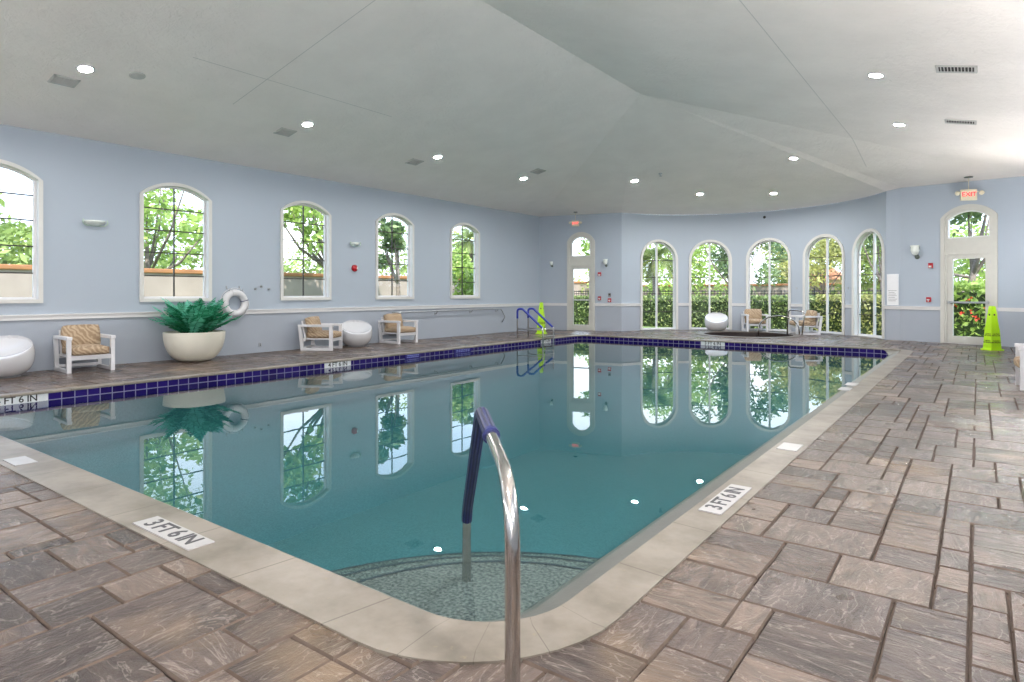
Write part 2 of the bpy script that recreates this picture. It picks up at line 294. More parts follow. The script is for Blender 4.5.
# ------------------------------------------------------------------ mesh helpers
class MB:
    """collects geometry in working units and links it as ONE mesh object"""
    def __init__(s): s.v = []; s.f = []; s.uv = {}; s.tone = {}; s.mi = {}
    def vert(s, p): s.v.append(tuple(p)); return len(s.v)-1
    def face(s, ids, uv=None, tone=None, mi=0):
        s.f.append(tuple(ids)); k = len(s.f)-1
        if uv: s.uv[k] = uv
        if tone is not None: s.tone[k] = tone
        if mi: s.mi[k] = mi
    def quad(s, a, b, c, d, **k): s.face([s.vert(a), s.vert(b), s.vert(c), s.vert(d)], **k)
    def box(s, c, d, M=None, bev=0):
        x, y, z = d[0]/2, d[1]/2, d[2]/2
        if bev > 0:
            bev = min(bev, x*.9, y*.9, z*.9)
            bm = bmesh.new(); bmesh.ops.create_cube(bm, size=1)
            for v in bm.verts: v.co = Vector((v.co.x*2*x, v.co.y*2*y, v.co.z*2*z))
            bmesh.ops.bevel(bm, geom=list(bm.edges), offset=bev, segments=2, affect='EDGES', profile=.5)
            s.from_bm(bm, Matrix.Translation(c) if M is None else M @ Matrix.Translation(c)); bm.free(); return s
        P = [Vector((sx*x, sy*y, sz*z)) + Vector(c) for sz in (-1,1) for sy in (-1,1) for sx in (-1,1)]
        if M: P = [M @ q for q in P]
        i = [s.vert(q) for q in P]
        for q in ((0,2,3,1),(4,5,7,6),(0,1,5,4),(2,6,7,3),(0,4,6,2),(1,3,7,5)): s.face([i[k] for k in q])
        return s
    def from_bm(s, bm, M=None):
        bm.verts.index_update(); o = len(s.v)
        for v in bm.verts: s.v.append(tuple(M @ v.co if M else v.co))
        for f in bm.faces: s.f.append(tuple(o+v.index for v in f.verts))
    def tube(s, pts, r, n=10, cap=True, closed=False):
        pts = [Vector(p) for p in pts]; rings = []; m = len(pts); up = None; acc = 0
        rr = r if callable(r) else (lambda k: r)
        for k, p in enumerate(pts):
            if closed: d = pts[(k+1) % m] - pts[k-1]
            else: d = (pts[min(k+1, m-1)] - pts[max(k-1, 0)])
            d.normalize()
            if up is None:
                up = Vector((0,0,1)) if abs(d.z) < .9 else Vector((1,0,0))
            side = d.cross(up); side.normalize(); up = side.cross(d); up.normalize()
            if k: acc += (pts[k]-pts[k-1]).length
            rings.append(([s.vert(p + (side*cos(2*PI*j/n) + up*sin(2*PI*j/n))*rr(k)) for j in range(n)], acc))
        for k in range(m if closed else m-1):
            a, la = rings[k]; b, lb = rings[(k+1) % m]
            for j in range(n):
                s.face([a[j], a[(j+1) % n], b[(j+1) % n], b[j]], uv=[(la, j/n), (la, (j+1)/n), (lb, (j+1)/n), (lb, j/n)])
        if cap and not closed: s.face(rings[0][0][::-1]); s.face(rings[-1][0])
        return s
    def lathe(s, prof, n=32, c=(0,0,0), a0=0, a1=2*PI, M=None, cap=True):
        full = abs(a1-a0-2*PI) < 1e-6; rings = []; cnt = n if full else n+1
        for (r, z) in prof:
            ring = []
            for j in range(cnt):
                a = a0 + (a1-a0)*j/n
                p = Vector((c[0]+r*cos(a), c[1]+r*sin(a), c[2]+z))
                ring.append(s.vert(M @ p if M else p))
            rings.append(ring)
        for k in range(len(rings)-1):
            for j in range(n):
                j2 = (j+1) % cnt
                s.face([rings[k][j], rings[k][j2], rings[k+1][j2], rings[k+1][j]])
        if full and cap:
            if prof[0][0] > 1e-6: s.face(rings[0][::-1])
            if prof[-1][0] > 1e-6: s.face(rings[-1])
        return s
    def build(s, name, mat, parent=None, smooth=False, mods=None, auto=None):
        me = bpy.data.meshes.new(name)
        me.from_pydata([(x*U, y*U, z*U) for x, y, z in s.v], [], s.f)
        for m in (mat if isinstance(mat, (list, tuple)) else [mat]): me.materials.append(m)
        if s.uv:
            ul = me.uv_layers.new(name='UVMap')
            for k, poly in enumerate(me.polygons):
                if k in s.uv:
                    for li, c in zip(poly.loop_indices, s.uv[k]): ul.data[li].uv = c
        if s.tone:
            at = me.attributes.new('tone', 'FLOAT', 'FACE')
            for k, val in s.tone.items(): at.data[k].value = val
        for k, val in s.mi.items(): me.polygons[k].material_index = val
        bm = bmesh.new(); bm.from_mesh(me)
        if not s.tone and not s.uv:
            bmesh.ops.remove_doubles(bm, verts=bm.verts, dist=1e-5)
            bmesh.ops.recalc_face_normals(bm, faces=bm.faces)
        bm.to_mesh(me); bm.free()
        if smooth:
            for p in me.polygons: p.use_smooth = True
            if auto:
                try: me.set_sharp_from_angle(angle=math.radians(auto))
                except Exception: pass
        o = bpy.data.objects.new(name, me); C.objects.link(o)
        if parent: o.parent = parent
        if mods: mods(o)
        return o

def thing(name, label, cat, loc=(0,0,0), rz=0, group=None):
    o = bpy.data.objects.new(name, None); C.objects.link(o); o.empty_display_size = .1
    o.location = (loc[0]*U, loc[1]*U, loc[2]*U); o.rotation_euler = (0,0,rz)
    tag(o, label, cat, group); return o
def tag(o, label, cat, group=None, kind=None):
    o['label'] = label; o['category'] = cat
    if group: o['group'] = group
    if kind: o['kind'] = kind
    return o
def structure(o, label=None, cat=None):
    o['kind'] = 'structure'
    if label: o['label'] = label
    if cat: o['category'] = cat
    return o
def dup(root, loc, rz, label, group=None):
    r = root.copy(); C.objects.link(r); r.location = (loc[0]*U, loc[1]*U, loc[2]*U); r.rotation_euler = (0,0,rz); r['label'] = label
    if group: r['group'] = group
    for ch in list(root.children):
        c = ch.copy(); C.objects.link(c); c.parent = r
        for g in list(ch.children):
            d = g.copy(); C.objects.link(d); d.parent = c
    return r
def fillet(pts, r, n=6):
    pts = [Vector(p) for p in pts]; out = [pts[0]]
    for i in range(1, len(pts)-1):
        a, b, c = pts[i-1], pts[i], pts[i+1]
        u = (a-b); v = (c-b); lu, lv = u.length, v.length; u.normalize(); v.normalize()
        ri = r[i-1] if isinstance(r, (list, tuple)) else r
        ang = u.angle(v); d = min(ri/math.tan(ang/2), lu*.49, lv*.49)
        p0, p1 = b+u*d, b+v*d
        for k in range(n+1):
            t = k/n; out.append(p0*(1-t)**2 + b*2*t*(1-t) + p1*t*t)
    out.append(pts[-1]); return out
def text(body, size, mat, parent, M, name='lettering', ext=.0008, spacing=1.0, ax='CENTER'):
    cu = bpy.data.curves.new(name, 'FONT'); cu.body = body; cu.size = size*U; cu.extrude = ext; cu.align_x = ax; cu.align_y = 'CENTER'
    cu.space_character = spacing; cu.offset = size*.018; cu.resolution_u = 3; cu.materials.append(mat)
    tmp = bpy.data.objects.new('tmp', cu); C.objects.link(tmp)
    me = bpy.data.meshes.new_from_object(tmp.evaluated_get(bpy.context.evaluated_depsgraph_get()))
    bpy.data.objects.remove(tmp); bpy.data.curves.remove(cu)
    o = bpy.data.objects.new(name, me); C.objects.link(o)
    if parent: o.parent = parent
    T = M.copy(); T.translation = T.translation*U; o.matrix_local = T
    return o
def frame3(origin, xdir, ydir):
    x = Vector(xdir).normalized(); y = Vector(ydir).normalized(); z = x.cross(y)
    M = Matrix.Identity(4)
    for i in range(3): M[i][0], M[i][1], M[i][2] = x[i], y[i], z[i]
    M.translation = Vector(origin); return M

# ------------------------------------------------------------------ room layout (working units)
XL, XR, YN = -9.72, .74, -2.6
C1 = (XL, 14.45)
BC, BR = (-4.4, 14.06), 3.24
A0, A1 = math.radians(-73.1), math.radians(60.5)
C2 = (BC[0]+BR*sin(A0), BC[1]+BR*cos(A0)); CP = (BC[0]+BR*sin(A1), BC[1]+BR*cos(A1)); C3 = (-1.32, 15.62)
C4 = (XR, 14.87)
ZW = 3.08
RIDGE_X, RIDGE_Z, RIDGE_Y = -4.44, 4.25, 9.55
class Path:
    """a wall's plan line: P(s, z, d) is the point s along it, z up, d into the room"""
    def __init__(s, a, b=None, arc=None, z0=ZW, z1=ZW):
        s.a, s.b, s.arc, s.z0, s.z1 = a, b, arc, z0, z1
        if arc: s.L = (arc[1]-arc[0])*BR
        else:
            s.L = math.hypot(b[0]-a[0], b[1]-a[1]); s.t = ((b[0]-a[0])/s.L, (b[1]-a[1])/s.L); s.n = (s.t[1], -s.t[0])
    def P(s, q, z, d=0):
        if s.arc:
            w = s.arc[0] + q/BR; r = BR - d
            return Vector((BC[0]+r*sin(w), BC[1]+r*cos(w), z))
        return Vector((s.a[0]+s.t[0]*q+s.n[0]*d, s.a[1]+s.t[1]*q+s.n[1]*d, z))
    def tangent(s, q): return (s.P(q+.001, 0)-s.P(q-.001, 0)).normalized()
    def normal(s, q): return (s.P(q, 0, .01)-s.P(q, 0, 0)).normalized()
    def top(s, q): return s.z0 + (s.z1-s.z0)*q/s.L
    def M(s, q, z, d=0): return frame3(s.P(q, z, d), s.tangent(q), (0,0,1))   # local z points out of... right-handed: x along, y up, z into the room
left = Path((XL, YN), C1, z0=ZW, z1=3.1)
doorl = Path(C1, C2, z0=3.1, z1=3.1)
bow = Path(None, arc=(A0, A1), z0=3.1, z1=3.18)
pier = Path(CP, C3, z0=3.18, z1=3.22)
doorr = Path(C3, C4, z0=3.22, z1=3.14)
right = Path(C4, (XR, YN), z0=3.14, z1=ZW)
near = Path((XR, YN), (XL, YN))
def Lw(u): return u - YN            # position along the left wall from its y

def arch_top(s, sc_, w, zs, za):
    x = max(-1, min(1, (s-sc_)/(w/2))); rise = za-zs
    if rise >= w/2-.02: return zs + rise*math.sqrt(max(0, 1-x*x))
    R = (w*w/4+rise*rise)/(2*rise); return za-R+math.sqrt(max(0, R*R-(x*w/2)**2))
def arch_loop(sc_, w, z0, zs, za, nb=6, na=24):
    pts = [(sc_-w/2+w*k/nb, z0) for k in range(nb)]
    if zs - z0 > 0: pts.append((sc_+w/2, z0))
    rise = za-zs
    if rise >= w/2-.02:
        for k in range(na+1):
            a = PI*k/na; pts.append((sc_+w/2*cos(a), zs+rise*sin(a)))
    else:
        R = (w*w/4+rise*rise)/(2*rise); h = math.asin(w/2/R)
        for k in range(na+1):
            a = h - 2*h*k/na; pts.append((sc_+R*sin(a), za-R+R*cos(a)))
    return pts
def build_wall(name, p, ops, thick=.14, top=None):
    mb = MB(); xs = {0, p.L}
    step = .16 if p.arc else 1.2
    k = 1
    while k*step < p.L: xs.add(k*step); k += 1
    for (c, w, z0, zs, za) in ops:
        for j in range(25): xs.add(c-w/2+w*(.5-.5*cos(PI*j/24)))
    xs = sorted(xs); xs = [x for i, x in enumerate(xs) if i == 0 or x-xs[i-1] > 1e-5]
    topf = top or p.top
    for a, b in zip(xs[:-1], xs[1:]):
        m = (a+b)/2; op = next((o for o in ops if abs(m-o[0]) < o[1]/2), None)
        if op:
            c, w, z0, zs, za = op
            if z0 > 0: mb.quad(p.P(a,0), p.P(b,0), p.P(b,z0), p.P(a,z0))
            mb.quad(p.P(a,arch_top(a,c,w,zs,za)), p.P(b,arch_top(b,c,w,zs,za)), p.P(b,topf(b)), p.P(a,topf(a)))
        else: mb.quad(p.P(a,-.05), p.P(b,-.05), p.P(b,topf(b)), p.P(a,topf(a)))
    for o in ops:                                   # reveals
        lp = arch_loop(*o)
        for i in range(len(lp)):
            (a, za), (b, zb) = lp[i], lp[(i+1) % len(lp)]
            mb.quad(p.P(a,za,0), p.P(b,zb,0), p.P(b,zb,-thick), p.P(a,za,-thick), mi=1)
    o = mb.build(name, [wall_paint, white_paint]); structure(o); return o
def ring(mb, p, lo, li, d0, d1):
    n = len(lo)
    F = [[mb.vert(p.P(s, z, d)) for s, z in lp] for lp, d in ((lo,d1),(li,d1),(lo,d0),(li,d0))]
    for i in range(n):
        j = (i+1) % n
        mb.face([F[0][i], F[0][j], F[1][j], F[1][i]]); mb.face([F[2][j], F[2][i], F[3][i], F[3][j]])
        mb.face([F[0][j], F[0][i], F[2][i], F[2][j]]); mb.face([F[1][i], F[1][j], F[3][j], F[3][i]])
def pbox(mb, p, s0, s1, z0, z1, d0, d1, n=1):
    """a box along a wall path"""
    for k in range(n):
        a, b = s0+(s1-s0)*k/n, s0+(s1-s0)*(k+1)/n
        q = [mb.vert(p.P(*t)) for t in ((a,z0,d0),(b,z0,d0),(b,z1,d0),(a,z1,d0),(a,z0,d1),(b,z0,d1),(b,z1,d1),(a,z1,d1))]
        fs = [(0,3,2,1),(4,5,6,7),(0,1,5,4),(2,3,7,6)]
        if k == 0: fs.append((0,4,7,3))
        if k == n-1: fs.append((1,2,6,5))
        for f in fs: mb.face([q[i] for i in f])
    return mb

# walls and openings
WIN_L = [2.44, 4.67, 6.95, 9.1, 11.32]
ops_l = [(Lw(u), .96, .92, 2.445, 2.605) for u in (0.2, *WIN_L)]
build_wall('wall_left', left, ops_l)
ANG = [-51.7, -26.4, -.2, 25.2, 49.2]
ops_b = [((math.radians(a)-A0)*BR, 1.0, .03, 1.88, 2.38) for a in ANG]
build_wall('wall_far', bow, ops_b, thick=.16)
DL, DR = 1.19, 1.249
op_dl = (DL, .62, 0, 2.38, 2.56); op_dr = (DR, .81, 0, 2.49, 2.655)
build_wall('wall_far_left', doorl, [op_dl]); build_wall('wall_far_right', doorr, [op_dr]); build_wall('wall_pier', pier, [])
build_wall('wall_right', right, [])
def near_top(q):
    x = XR - q
    return RIDGE_Z - (RIDGE_Z-ZW)*abs(x-RIDGE_X)/(XR-RIDGE_X if x > RIDGE_X else RIDGE_X-XL)
_n1 = MB()
_n1.face([_n1.vert(v) for v in ((XR,YN,-.05),(XL,YN,-.05),(XL,YN,ZW),(RIDGE_X,YN,RIDGE_Z),(XR,YN,ZW))])
structure(_n1.build('wall_near', wall_paint))

# ceiling: two slopes to a ridge, and a fan down to the far walls
ct = MB()
def far_line():
    pts = []
    for p, n in ((doorl, 8), (bow, 28), (pier, 2), (doorr, 8)):
        for k in range(n + (p is doorr)): pts.append(p.P(p.L*k/n, p.top(p.L*k/n)))
    return pts
E_ = Vector((RIDGE_X, RIDGE_Y, RIDGE_Z)); FL = far_line()
ct.quad((XL,YN,ZW), (XL,C1[1],3.1), E_, (RIDGE_X,YN,RIDGE_Z))
ct.quad((RIDGE_X,YN,RIDGE_Z), E_, (XR,C4[1],3.14), (XR,YN,ZW))
for a, b in zip(FL[:-1], FL[1:]): ct.face([ct.vert(a), ct.vert(b), ct.vert(E_)])
structure(ct.build('ceiling', ceil_mat, smooth=True, auto=4))
def ceil_at(x, y):
    """height of the ceiling and its downward normal at a plan point"""
    tris = [((XL,YN,ZW),(XL,C1[1],3.1),E_), ((XL,YN,ZW),E_,(RIDGE_X,YN,RIDGE_Z)), ((RIDGE_X,YN,RIDGE_Z),E_,(XR,C4[1],3.14)), ((RIDGE_X,YN,RIDGE_Z),(XR,C4[1],3.14),(XR,YN,ZW))]
    tris += [(a, b, E_) for a, b in zip(FL[:-1], FL[1:])]
    for t in tris:
        a, b, c = [Vector(v) for v in t]
        d = (b.y-c.y)*(a.x-c.x)+(c.x-b.x)*(a.y-c.y)
        if abs(d) < 1e-9: continue
        l1 = ((b.y-c.y)*(x-c.x)+(c.x-b.x)*(y-c.y))/d; l2 = ((c.y-a.y)*(x-c.x)+(a.x-c.x)*(y-c.y))/d
        if min(l1, l2, 1-l1-l2) > -1e-3:
            n = (b-a).cross(c-a).normalized()
            if n.z > 0: n = -n
            return l1*a.z+l2*b.z+(1-l1-l2)*c.z, n
    return ZW, Vector((0,0,-1))

# chair rail and wall base, broken at windows and doors
def rail_mould(name, p, gaps, z0, z1, d):
    mb = MB(); cur = 0
    for a, b in sorted(gaps) + [(p.L, p.L)]:
        if a-cur > .02:
            n = max(1, int((a-cur)/.15)) if p.arc else 1
            pbox(mb, p, cur, a, z0, z1, -.005, d, n)
            pbox(mb, p, cur, a, z1, z1+.016, -.005, d*1.7, n)
        cur = b
    structure(mb.build(name, white_paint))
gap = lambda o, w: (o[0]-o[1]/2-w, o[0]+o[1]/2+w)
rail_mould('trim_1', left, [], .655, .71, .022)
rail_mould('trim_2', doorl, [gap(op_dl, .06)], .655, .71, .022)
rail_mould('trim_3', bow, [gap(o, .06) for o in ops_b], .655, .71, .022)
rail_mould('trim_4', doorr, [gap(op_dr, .06)], .655, .71, .022)
rail_mould('trim_5', right, [], .655, .71, .022)
rail_mould('trim_6', pier, [], .655, .71, .022)

# windows
WN = [0]
def window(p, op, cw, rows, mull, cas, depth, sill, label):
    WN[0] += 1
    c, w, z0, zs, za = op
    root = bpy.data.objects.new('window_%d' % WN[0], None); C.objects.link(root); structure(root, label, 'window')
    lo = arch_loop(c, w+2*cw, z0-(cw if sill else .02), zs, za+cw); li = arch_loop(c, w, z0, zs, za)
    mb = MB(); ring(mb, p, lo, li, -.004, .03); mb.build('casing', cas, root)
    sw = .028
    ls = arch_loop(c, w-2*sw, z0+sw, zs, za-sw)
    mb = MB(); ring(mb, p, li, ls, -depth-.015, -depth+.02); mb.build('sash', white_paint, root)
    mb = MB(); n = len(ls)
    for a, b in zip(ls, ls[1:]+ls[:1]):
        mb.face([mb.vert(p.P(a[0],a[1],-depth)), mb.vert(p.P(b[0],b[1],-depth)), mb.vert(p.P(c,(z0+zs)/2,-depth))])
    g = mb.build('pane', pane_m, root)
    mb = MB()
    for z in rows:
        hw = w/2-sw*.5
        if z > zs:
            q = [x*w/2/40 for x in range(41) if arch_top(c+x*w/2/40, c, w, zs, za) > z]
            hw = min(hw, max(q))
        pbox(mb, p, c-hw, c+hw, z-.008, z+.008, -depth-.012, -depth+.012, 8 if p.arc else 1)
    if not mull: pbox(mb, p, c-.008, c+.008, z0+.01, za-.015, -depth-.012, -depth+.012)
    mb.build('glazing_bars', dark_bar, root)
    if mull:
        mb = MB(); pbox(mb, p, c-.022, c+.022, z0+.01, za-.015, -depth-.02, -depth+.025); mb.build('mullion', white_paint, root)
    return root
lab_l = ['white segmental arched window beyond the leftmost armchair, nearest to the viewer', 'white arched window cut by the left edge of the picture, above the ball shaped seat',
         'white arched window directly above the fern planter', 'white arched window between life ring and red alarm on the long wall', 'white arched window above the ball seat and second armchair',
         'white arched window nearest the far corner of the long wall']
for o, lb in zip(ops_l, lab_l): window(left, o, .05, [1.255, 1.6, 1.935, 2.255], False, casing_paint, .09, True, lb)
lab_b = ['full height round arched window showing a palm tree, left end of the bow', 'full height round arched window with white ball seat before it', 'full height round arched window in the middle of the bow, behind the spa',
         'full height round arched window behind the spa grab rail', 'full height round arched window at the right end of the bow, beside the wall sign']
for o, lb in zip(ops_b, lab_b): window(bow, o, .065, [.5, .98, 1.42, 1.88], True, casing_paint, .11, False, lb)

# doors
def door(n, p, op, leafz, trz, label, hinge):
    c, w, z0, zs, za = op
    root = bpy.data.objects.new('door_%d' % n, None); C.objects.link(root); structure(root, label, 'door')
    cw = .075
    mb = MB(); lo = arch_loop(c, w+2*cw, 0.0, zs, za+cw); li = arch_loop(c, w, -.02, zs, za)
    ring(mb, p, lo, li, -.004, .035); mb.build('casing', door_paint, root)
    # transom: a solid panel with an arched light cut in it
    mb = MB(); lo = arch_loop(c, w+.005, leafz, zs, za); li = arch_loop(c, w-.10, trz, zs-.03, za-.05); ring(mb, p, lo, li, -.06, .01)
    mb.build('transom_panel', door_paint, root)
    tf = MB(); l2 = arch_loop(c, w-.13, trz+.02, zs-.04, za-.068); ring(tf, p, li, l2, -.05, .022); tf.build('transom_frame', white_paint, root)
    tg = MB()
    for a, b in zip(l2, l2[1:]+l2[:1]): tg.face([tg.vert(p.P(a[0],a[1],-.03)), tg.vert(p.P(b[0],b[1],-.03)), tg.vert(p.P(c,(trz+zs)/2,-.03))])
    tg.build('transom_pane', pane_m, root)
    x0, x1 = c-w/2, c+w/2
    hd = MB(); pbox(hd, p, x0, x1, leafz-.02, leafz+.035, -.06, .03); pbox(hd, p, x0, x0+.03, 0, leafz, -.06, .02); pbox(hd, p, x1-.03, x1, 0, leafz, -.06, .02)
    hd.build('door_frame', door_paint, root)
    a, b = x0+.03, x1-.03; st = .10 if w > .7 else .065
    lf = MB(); zt = leafz-.02
    pbox(lf, p, a, a+st, .01, zt, -.05, -.005); pbox(lf, p, b-st, b, .01, zt, -.05, -.005)
    pbox(lf, p, a+st, b-st, .01, .15, -.05, -.005); pbox(lf, p, a+st, b-st, zt-.09, zt, -.05, -.005)
    leaf = lf.build('door_leaf', door_paint, root)
    pg = MB(); pg.quad(p.P(a+st,.15,-.028), p.P(b-st,.15,-.028), p.P(b-st,zt-.09,-.028), p.P(a+st,zt-.09,-.028)); pg.build('pane', pane_m, leaf)
    hb = MB(); pbox(hb, p, a+.03, b-.03, .80, .835, .03, .06)
    for q in (a+.04, b-.07): pbox(hb, p, q, q+.03, .79, .845, -.005, .045)
    hb.build('push_bar', steel_dull, leaf)
    hg = MB()
    for z in (.25, .9, 1.55): pbox(hg, p, (a if hinge < 0 else b-.012)-.004, (a if hinge < 0 else b-.012)+.016, z, z+.08, -.005, .012)
    hg.build('hinge', steel_dull, leaf)
    th = MB(); pbox(th, p, x0, x1, -.01, .012, -.08, .04); th.build('threshold', steel_dull, root)
door(1, doorl, op_dl, 1.75, 1.98, 'narrow white glazed door with arched transom in the far left corner', -1)
door(2, doorr, op_dr, 1.78, 2.08, 'white glazed door with arched transom behind the lime cone', 1)

# ------------------------------------------------------------------ pool
def rr(x0, x1, y0, y1, r, n=10, m=40):
    """rounded rectangle with the same vertex count whatever its size (counter-clockwise from the near left)"""
    out = []
    cs = [(x0+r, y0+r, PI), (x1-r, y0+r, 1.5*PI), (x1-r, y1-r, 0), (x0+r, y1-r, .5*PI)]
    for i, (cx, cy, a) in enumerate(cs):
        for k in range(n+1):
            t = a+PI/2*k/n; out.append((cx+r*cos(t), cy+r*sin(t)))
        nx, ny, na = cs[(i+1) % 4]; p0 = out[-1]; p1 = (nx+r*cos(na), ny+r*sin(na))
        for k in range(1, m): out.append((p0[0]+(p1[0]-p0[0])*k/m, p0[1]+(p1[1]-p0[1])*k/m))
    return out
PX0, PX1, PY0, PY1 = -7.64, -1.27, 1.60, 13.12         # pool wall lines
OUT = (-7.73, -.885, 1.19, 13.22); NOSE = (-7.62, -1.065, 1.43, 13.10)
WZ = -.094
Lo = rr(*OUT, .55); Ln = rr(*NOSE, .32); Lw_ = rr(PX0, PX1, PY0, PY1, .24)
peri = [0]
for i in range(1, len(Lo)+1):
    a, b = Lo[i-1], Lo[i % len(Lo)]; peri.append(peri[-1]+math.hypot(b[0]-a[0], b[1]-a[1])*U)
def jointu():
    """coping joints: two feet apart on the straights, narrow mitred stones round the corners"""
    us = []; acc = 0
    for i in range(len(Lo)+1):
        us.append(acc)
        if i < len(Lo):
            seg = i % 50
            acc += .4 if seg < 10 else (peri[i+1]-peri[i])/.62
    return us
JU = jointu()
def loft(mb, la, za, lb, zb, uvs=None, va=0, vb=1, closed=True):
    n = len(la); zf = lambda z, i: z(i) if callable(z) else z
    for i in range(n):
        j = (i+1) % n
        a, b, c, d = (*la[i], zf(za,i)), (*la[j], zf(za,j)), (*lb[j], zf(zb,j)), (*lb[i], zf(zb,i))
        kw = {}
        if uvs: kw['uv'] = [(uvs[i],va),(uvs[i+1],va),(uvs[i+1],vb),(uvs[i],vb)]
        mb.quad(a, b, c, d, **kw)
mb = MB(); CT = .006
loft(mb, Lo, -.03, Lo, CT, JU); loft(mb, Lo, CT, Ln, CT, JU)
Ln2 = rr(NOSE[0]+.008, NOSE[1]-.008, NOSE[2]+.008, NOSE[3]-.008, .312)
loft(mb, Ln, CT, Ln2, CT-.01, JU); loft(mb, Ln2, CT-.01, Ln2, -.02, JU)
structure(mb.build('pool_coping', coping_m), 'pale cut stone coping edging the swimming pool', 'coping')
def lipz(i):
    x, y = Lw_[i]; d = min(x-NOSE[0], NOSE[1]-x, y-NOSE[2], NOSE[3]-y)
    return -.02 - .09*min(1, max(0, (d-.04)/.12))
mb = MB(); loft(mb, Ln2, -.0195, Lw_, lipz)
structure(mb.build('pool_lip', lip_m, smooth=True), 'grey sloped lip between coping and water', 'pool edge')
peri2 = [0]
for i in range(1, len(Lw_)+1):
    a, b = Lw_[i-1], Lw_[i % len(Lw_)]; peri2.append(peri2[-1]+math.hypot(b[0]-a[0], b[1]-a[1])*U)
mb = MB()
_t0 = -.026-.0165
loft(mb, Lw_, lipz, Lw_, -.2, peri2)
for k in list(mb.uv): 
    f = mb.f[k]; mb.uv[k] = [(mb.uv[k][q][0], (mb.v[f[q]][2]+.093)*U+.145*2) for q in range(4)]
structure(mb.build('pool_tile_band', tile_m), 'navy blue waterline tiles with pale grout round the pool', 'tile band')
ZB = -.86
mb = MB(); CV = .45; prev = (Lw_, -.2); L0 = (Lw_, ZB+CV)
loft(mb, Lw_, -.2, Lw_, ZB+CV)
for k in range(1, 9):
    a = PI/2*k/8; q = CV*(1-cos(a)); lp = rr(PX0+q, PX1-q, PY0+q, PY1-q, .24+q*.5); z = ZB+CV-CV*sin(a)
    loft(mb, L0[0], L0[1], lp, z); L0 = (lp, z)
mb.face([mb.vert((x, y, ZB)) for x, y in L0[0]])
structure(mb.build('pool_basin', plaster, smooth=True), 'grey green plastered basin of the swimming pool', 'pool')
mb = MB(); Lwat = rr(PX0-.01, PX1+.05, PY0-.045, PY1+.01, .27)
loft(mb, Lwat, ZB-.02, Lwat, WZ); mb.face([mb.vert((x, y, WZ)) for x, y in Lwat]); mb.face([mb.vert((x, y, ZB-.02)) for x, y in Lwat][::-1])
structure(mb.build('pool_water', water_m), 'still teal water filling the pool and mirroring the windows', 'water')
# quarter round steps in the near right corner
steps = bpy.data.objects.new('pool_steps', None); C.objects.link(steps); structure(steps, 'quarter round steps under water in the pool corner by the handrail', 'steps')
cx, cy = PX1, PY0
for k, (r, z) in enumerate(((.95, -.27), (1.4, -.43), (1.86, -.6))):
    mb = MB(); n = 28
    arc = [(cx+r*cos(PI/2+PI/2*j/n), cy+r*sin(PI/2+PI/2*j/n)) for j in range(n+1)]
    top = [mb.vert((x, y, z)) for x, y in arc] + [mb.vert((cx, cy, z))]; mb.face(top)
    for j in range(n): mb.quad((*arc[j],z), (*arc[j+1],z), (*arc[j+1],ZB), (*arc[j],ZB))
    st = mb.build('step', step_pl, steps)
    mb = MB()
    for j in range(n):
        f = lambda rad, jj: (cx+rad*cos(PI/2+PI/2*jj/n), cy+rad*sin(PI/2+PI/2*jj/n))
        mb.quad((*f(r-.012,j),z+.003), (*f(r-.012,j+1),z+.003), (*f(r+.003,j+1),z+.003), (*f(r+.003,j),z+.003))
        mb.quad((*f(r+.003,j),z+.003), (*f(r+.003,j+1),z+.003), (*f(r+.003,j+1),z-.02), (*f(r+.003,j),z-.02))
    mb.build('step_edge_tile', step_edge, st)

# ------------------------------------------------------------------ deck: random ashlar stones on a mortar bed
G = .1; gx0, gy0 = XL-.1, YN; GW, GH = int((XR+.15-gx0)/G)+1, int((17.45-gy0)/G)+1
SPA, SPR = (-4.44, 15.55), 1.0
def in_rr(x, y, r, q):
    x0, x1, y0, y1 = r[0]+q, r[1]-q, r[2]+q, r[3]-q; R = max(.05, .55-q)
    if not (x0 < x < x1 and y0 < y < y1): return False
    dx = max(x0+R-x, x-(x1-R), 0); dy = max(y0+R-y, y-(y1-R), 0)
    return dx*dx+dy*dy < R*R
def in_room(x, y):
    if y < 14.0: return True
    if x < C2[0]: return y < C1[1]+(x-C1[0])*(C2[1]-C1[1])/(C2[0]-C1[0])+.12
    if CP[0] < x <= C3[0]: return y < CP[1]+.05
    if x > C3[0]: return y < C3[1]+(x-C3[0])*(C4[1]-C3[1])/(C4[0]-C3[0])+.12
    return y < BC[1] or math.hypot(x-BC[0], y-BC[1]) < BR+.12
occ = [[False]*GH for _ in range(GW)]
for i in range(GW):
    for j in range(GH):
        x, y = gx0+(i+.5)*G, gy0+(j+.5)*G
        if in_rr(x, y, OUT, .05) or math.hypot(x-SPA[0], y-SPA[1]) < SPR+.12 or not in_room(x, y): occ[i][j] = True
fl = MB(); rs = random.Random(3)
sizes = [(2,2),(3,2),(2,3),(3,3),(4,3),(3,4),(3,2),(2,3),(3,3),(2,2),(3,2),(2,3)]
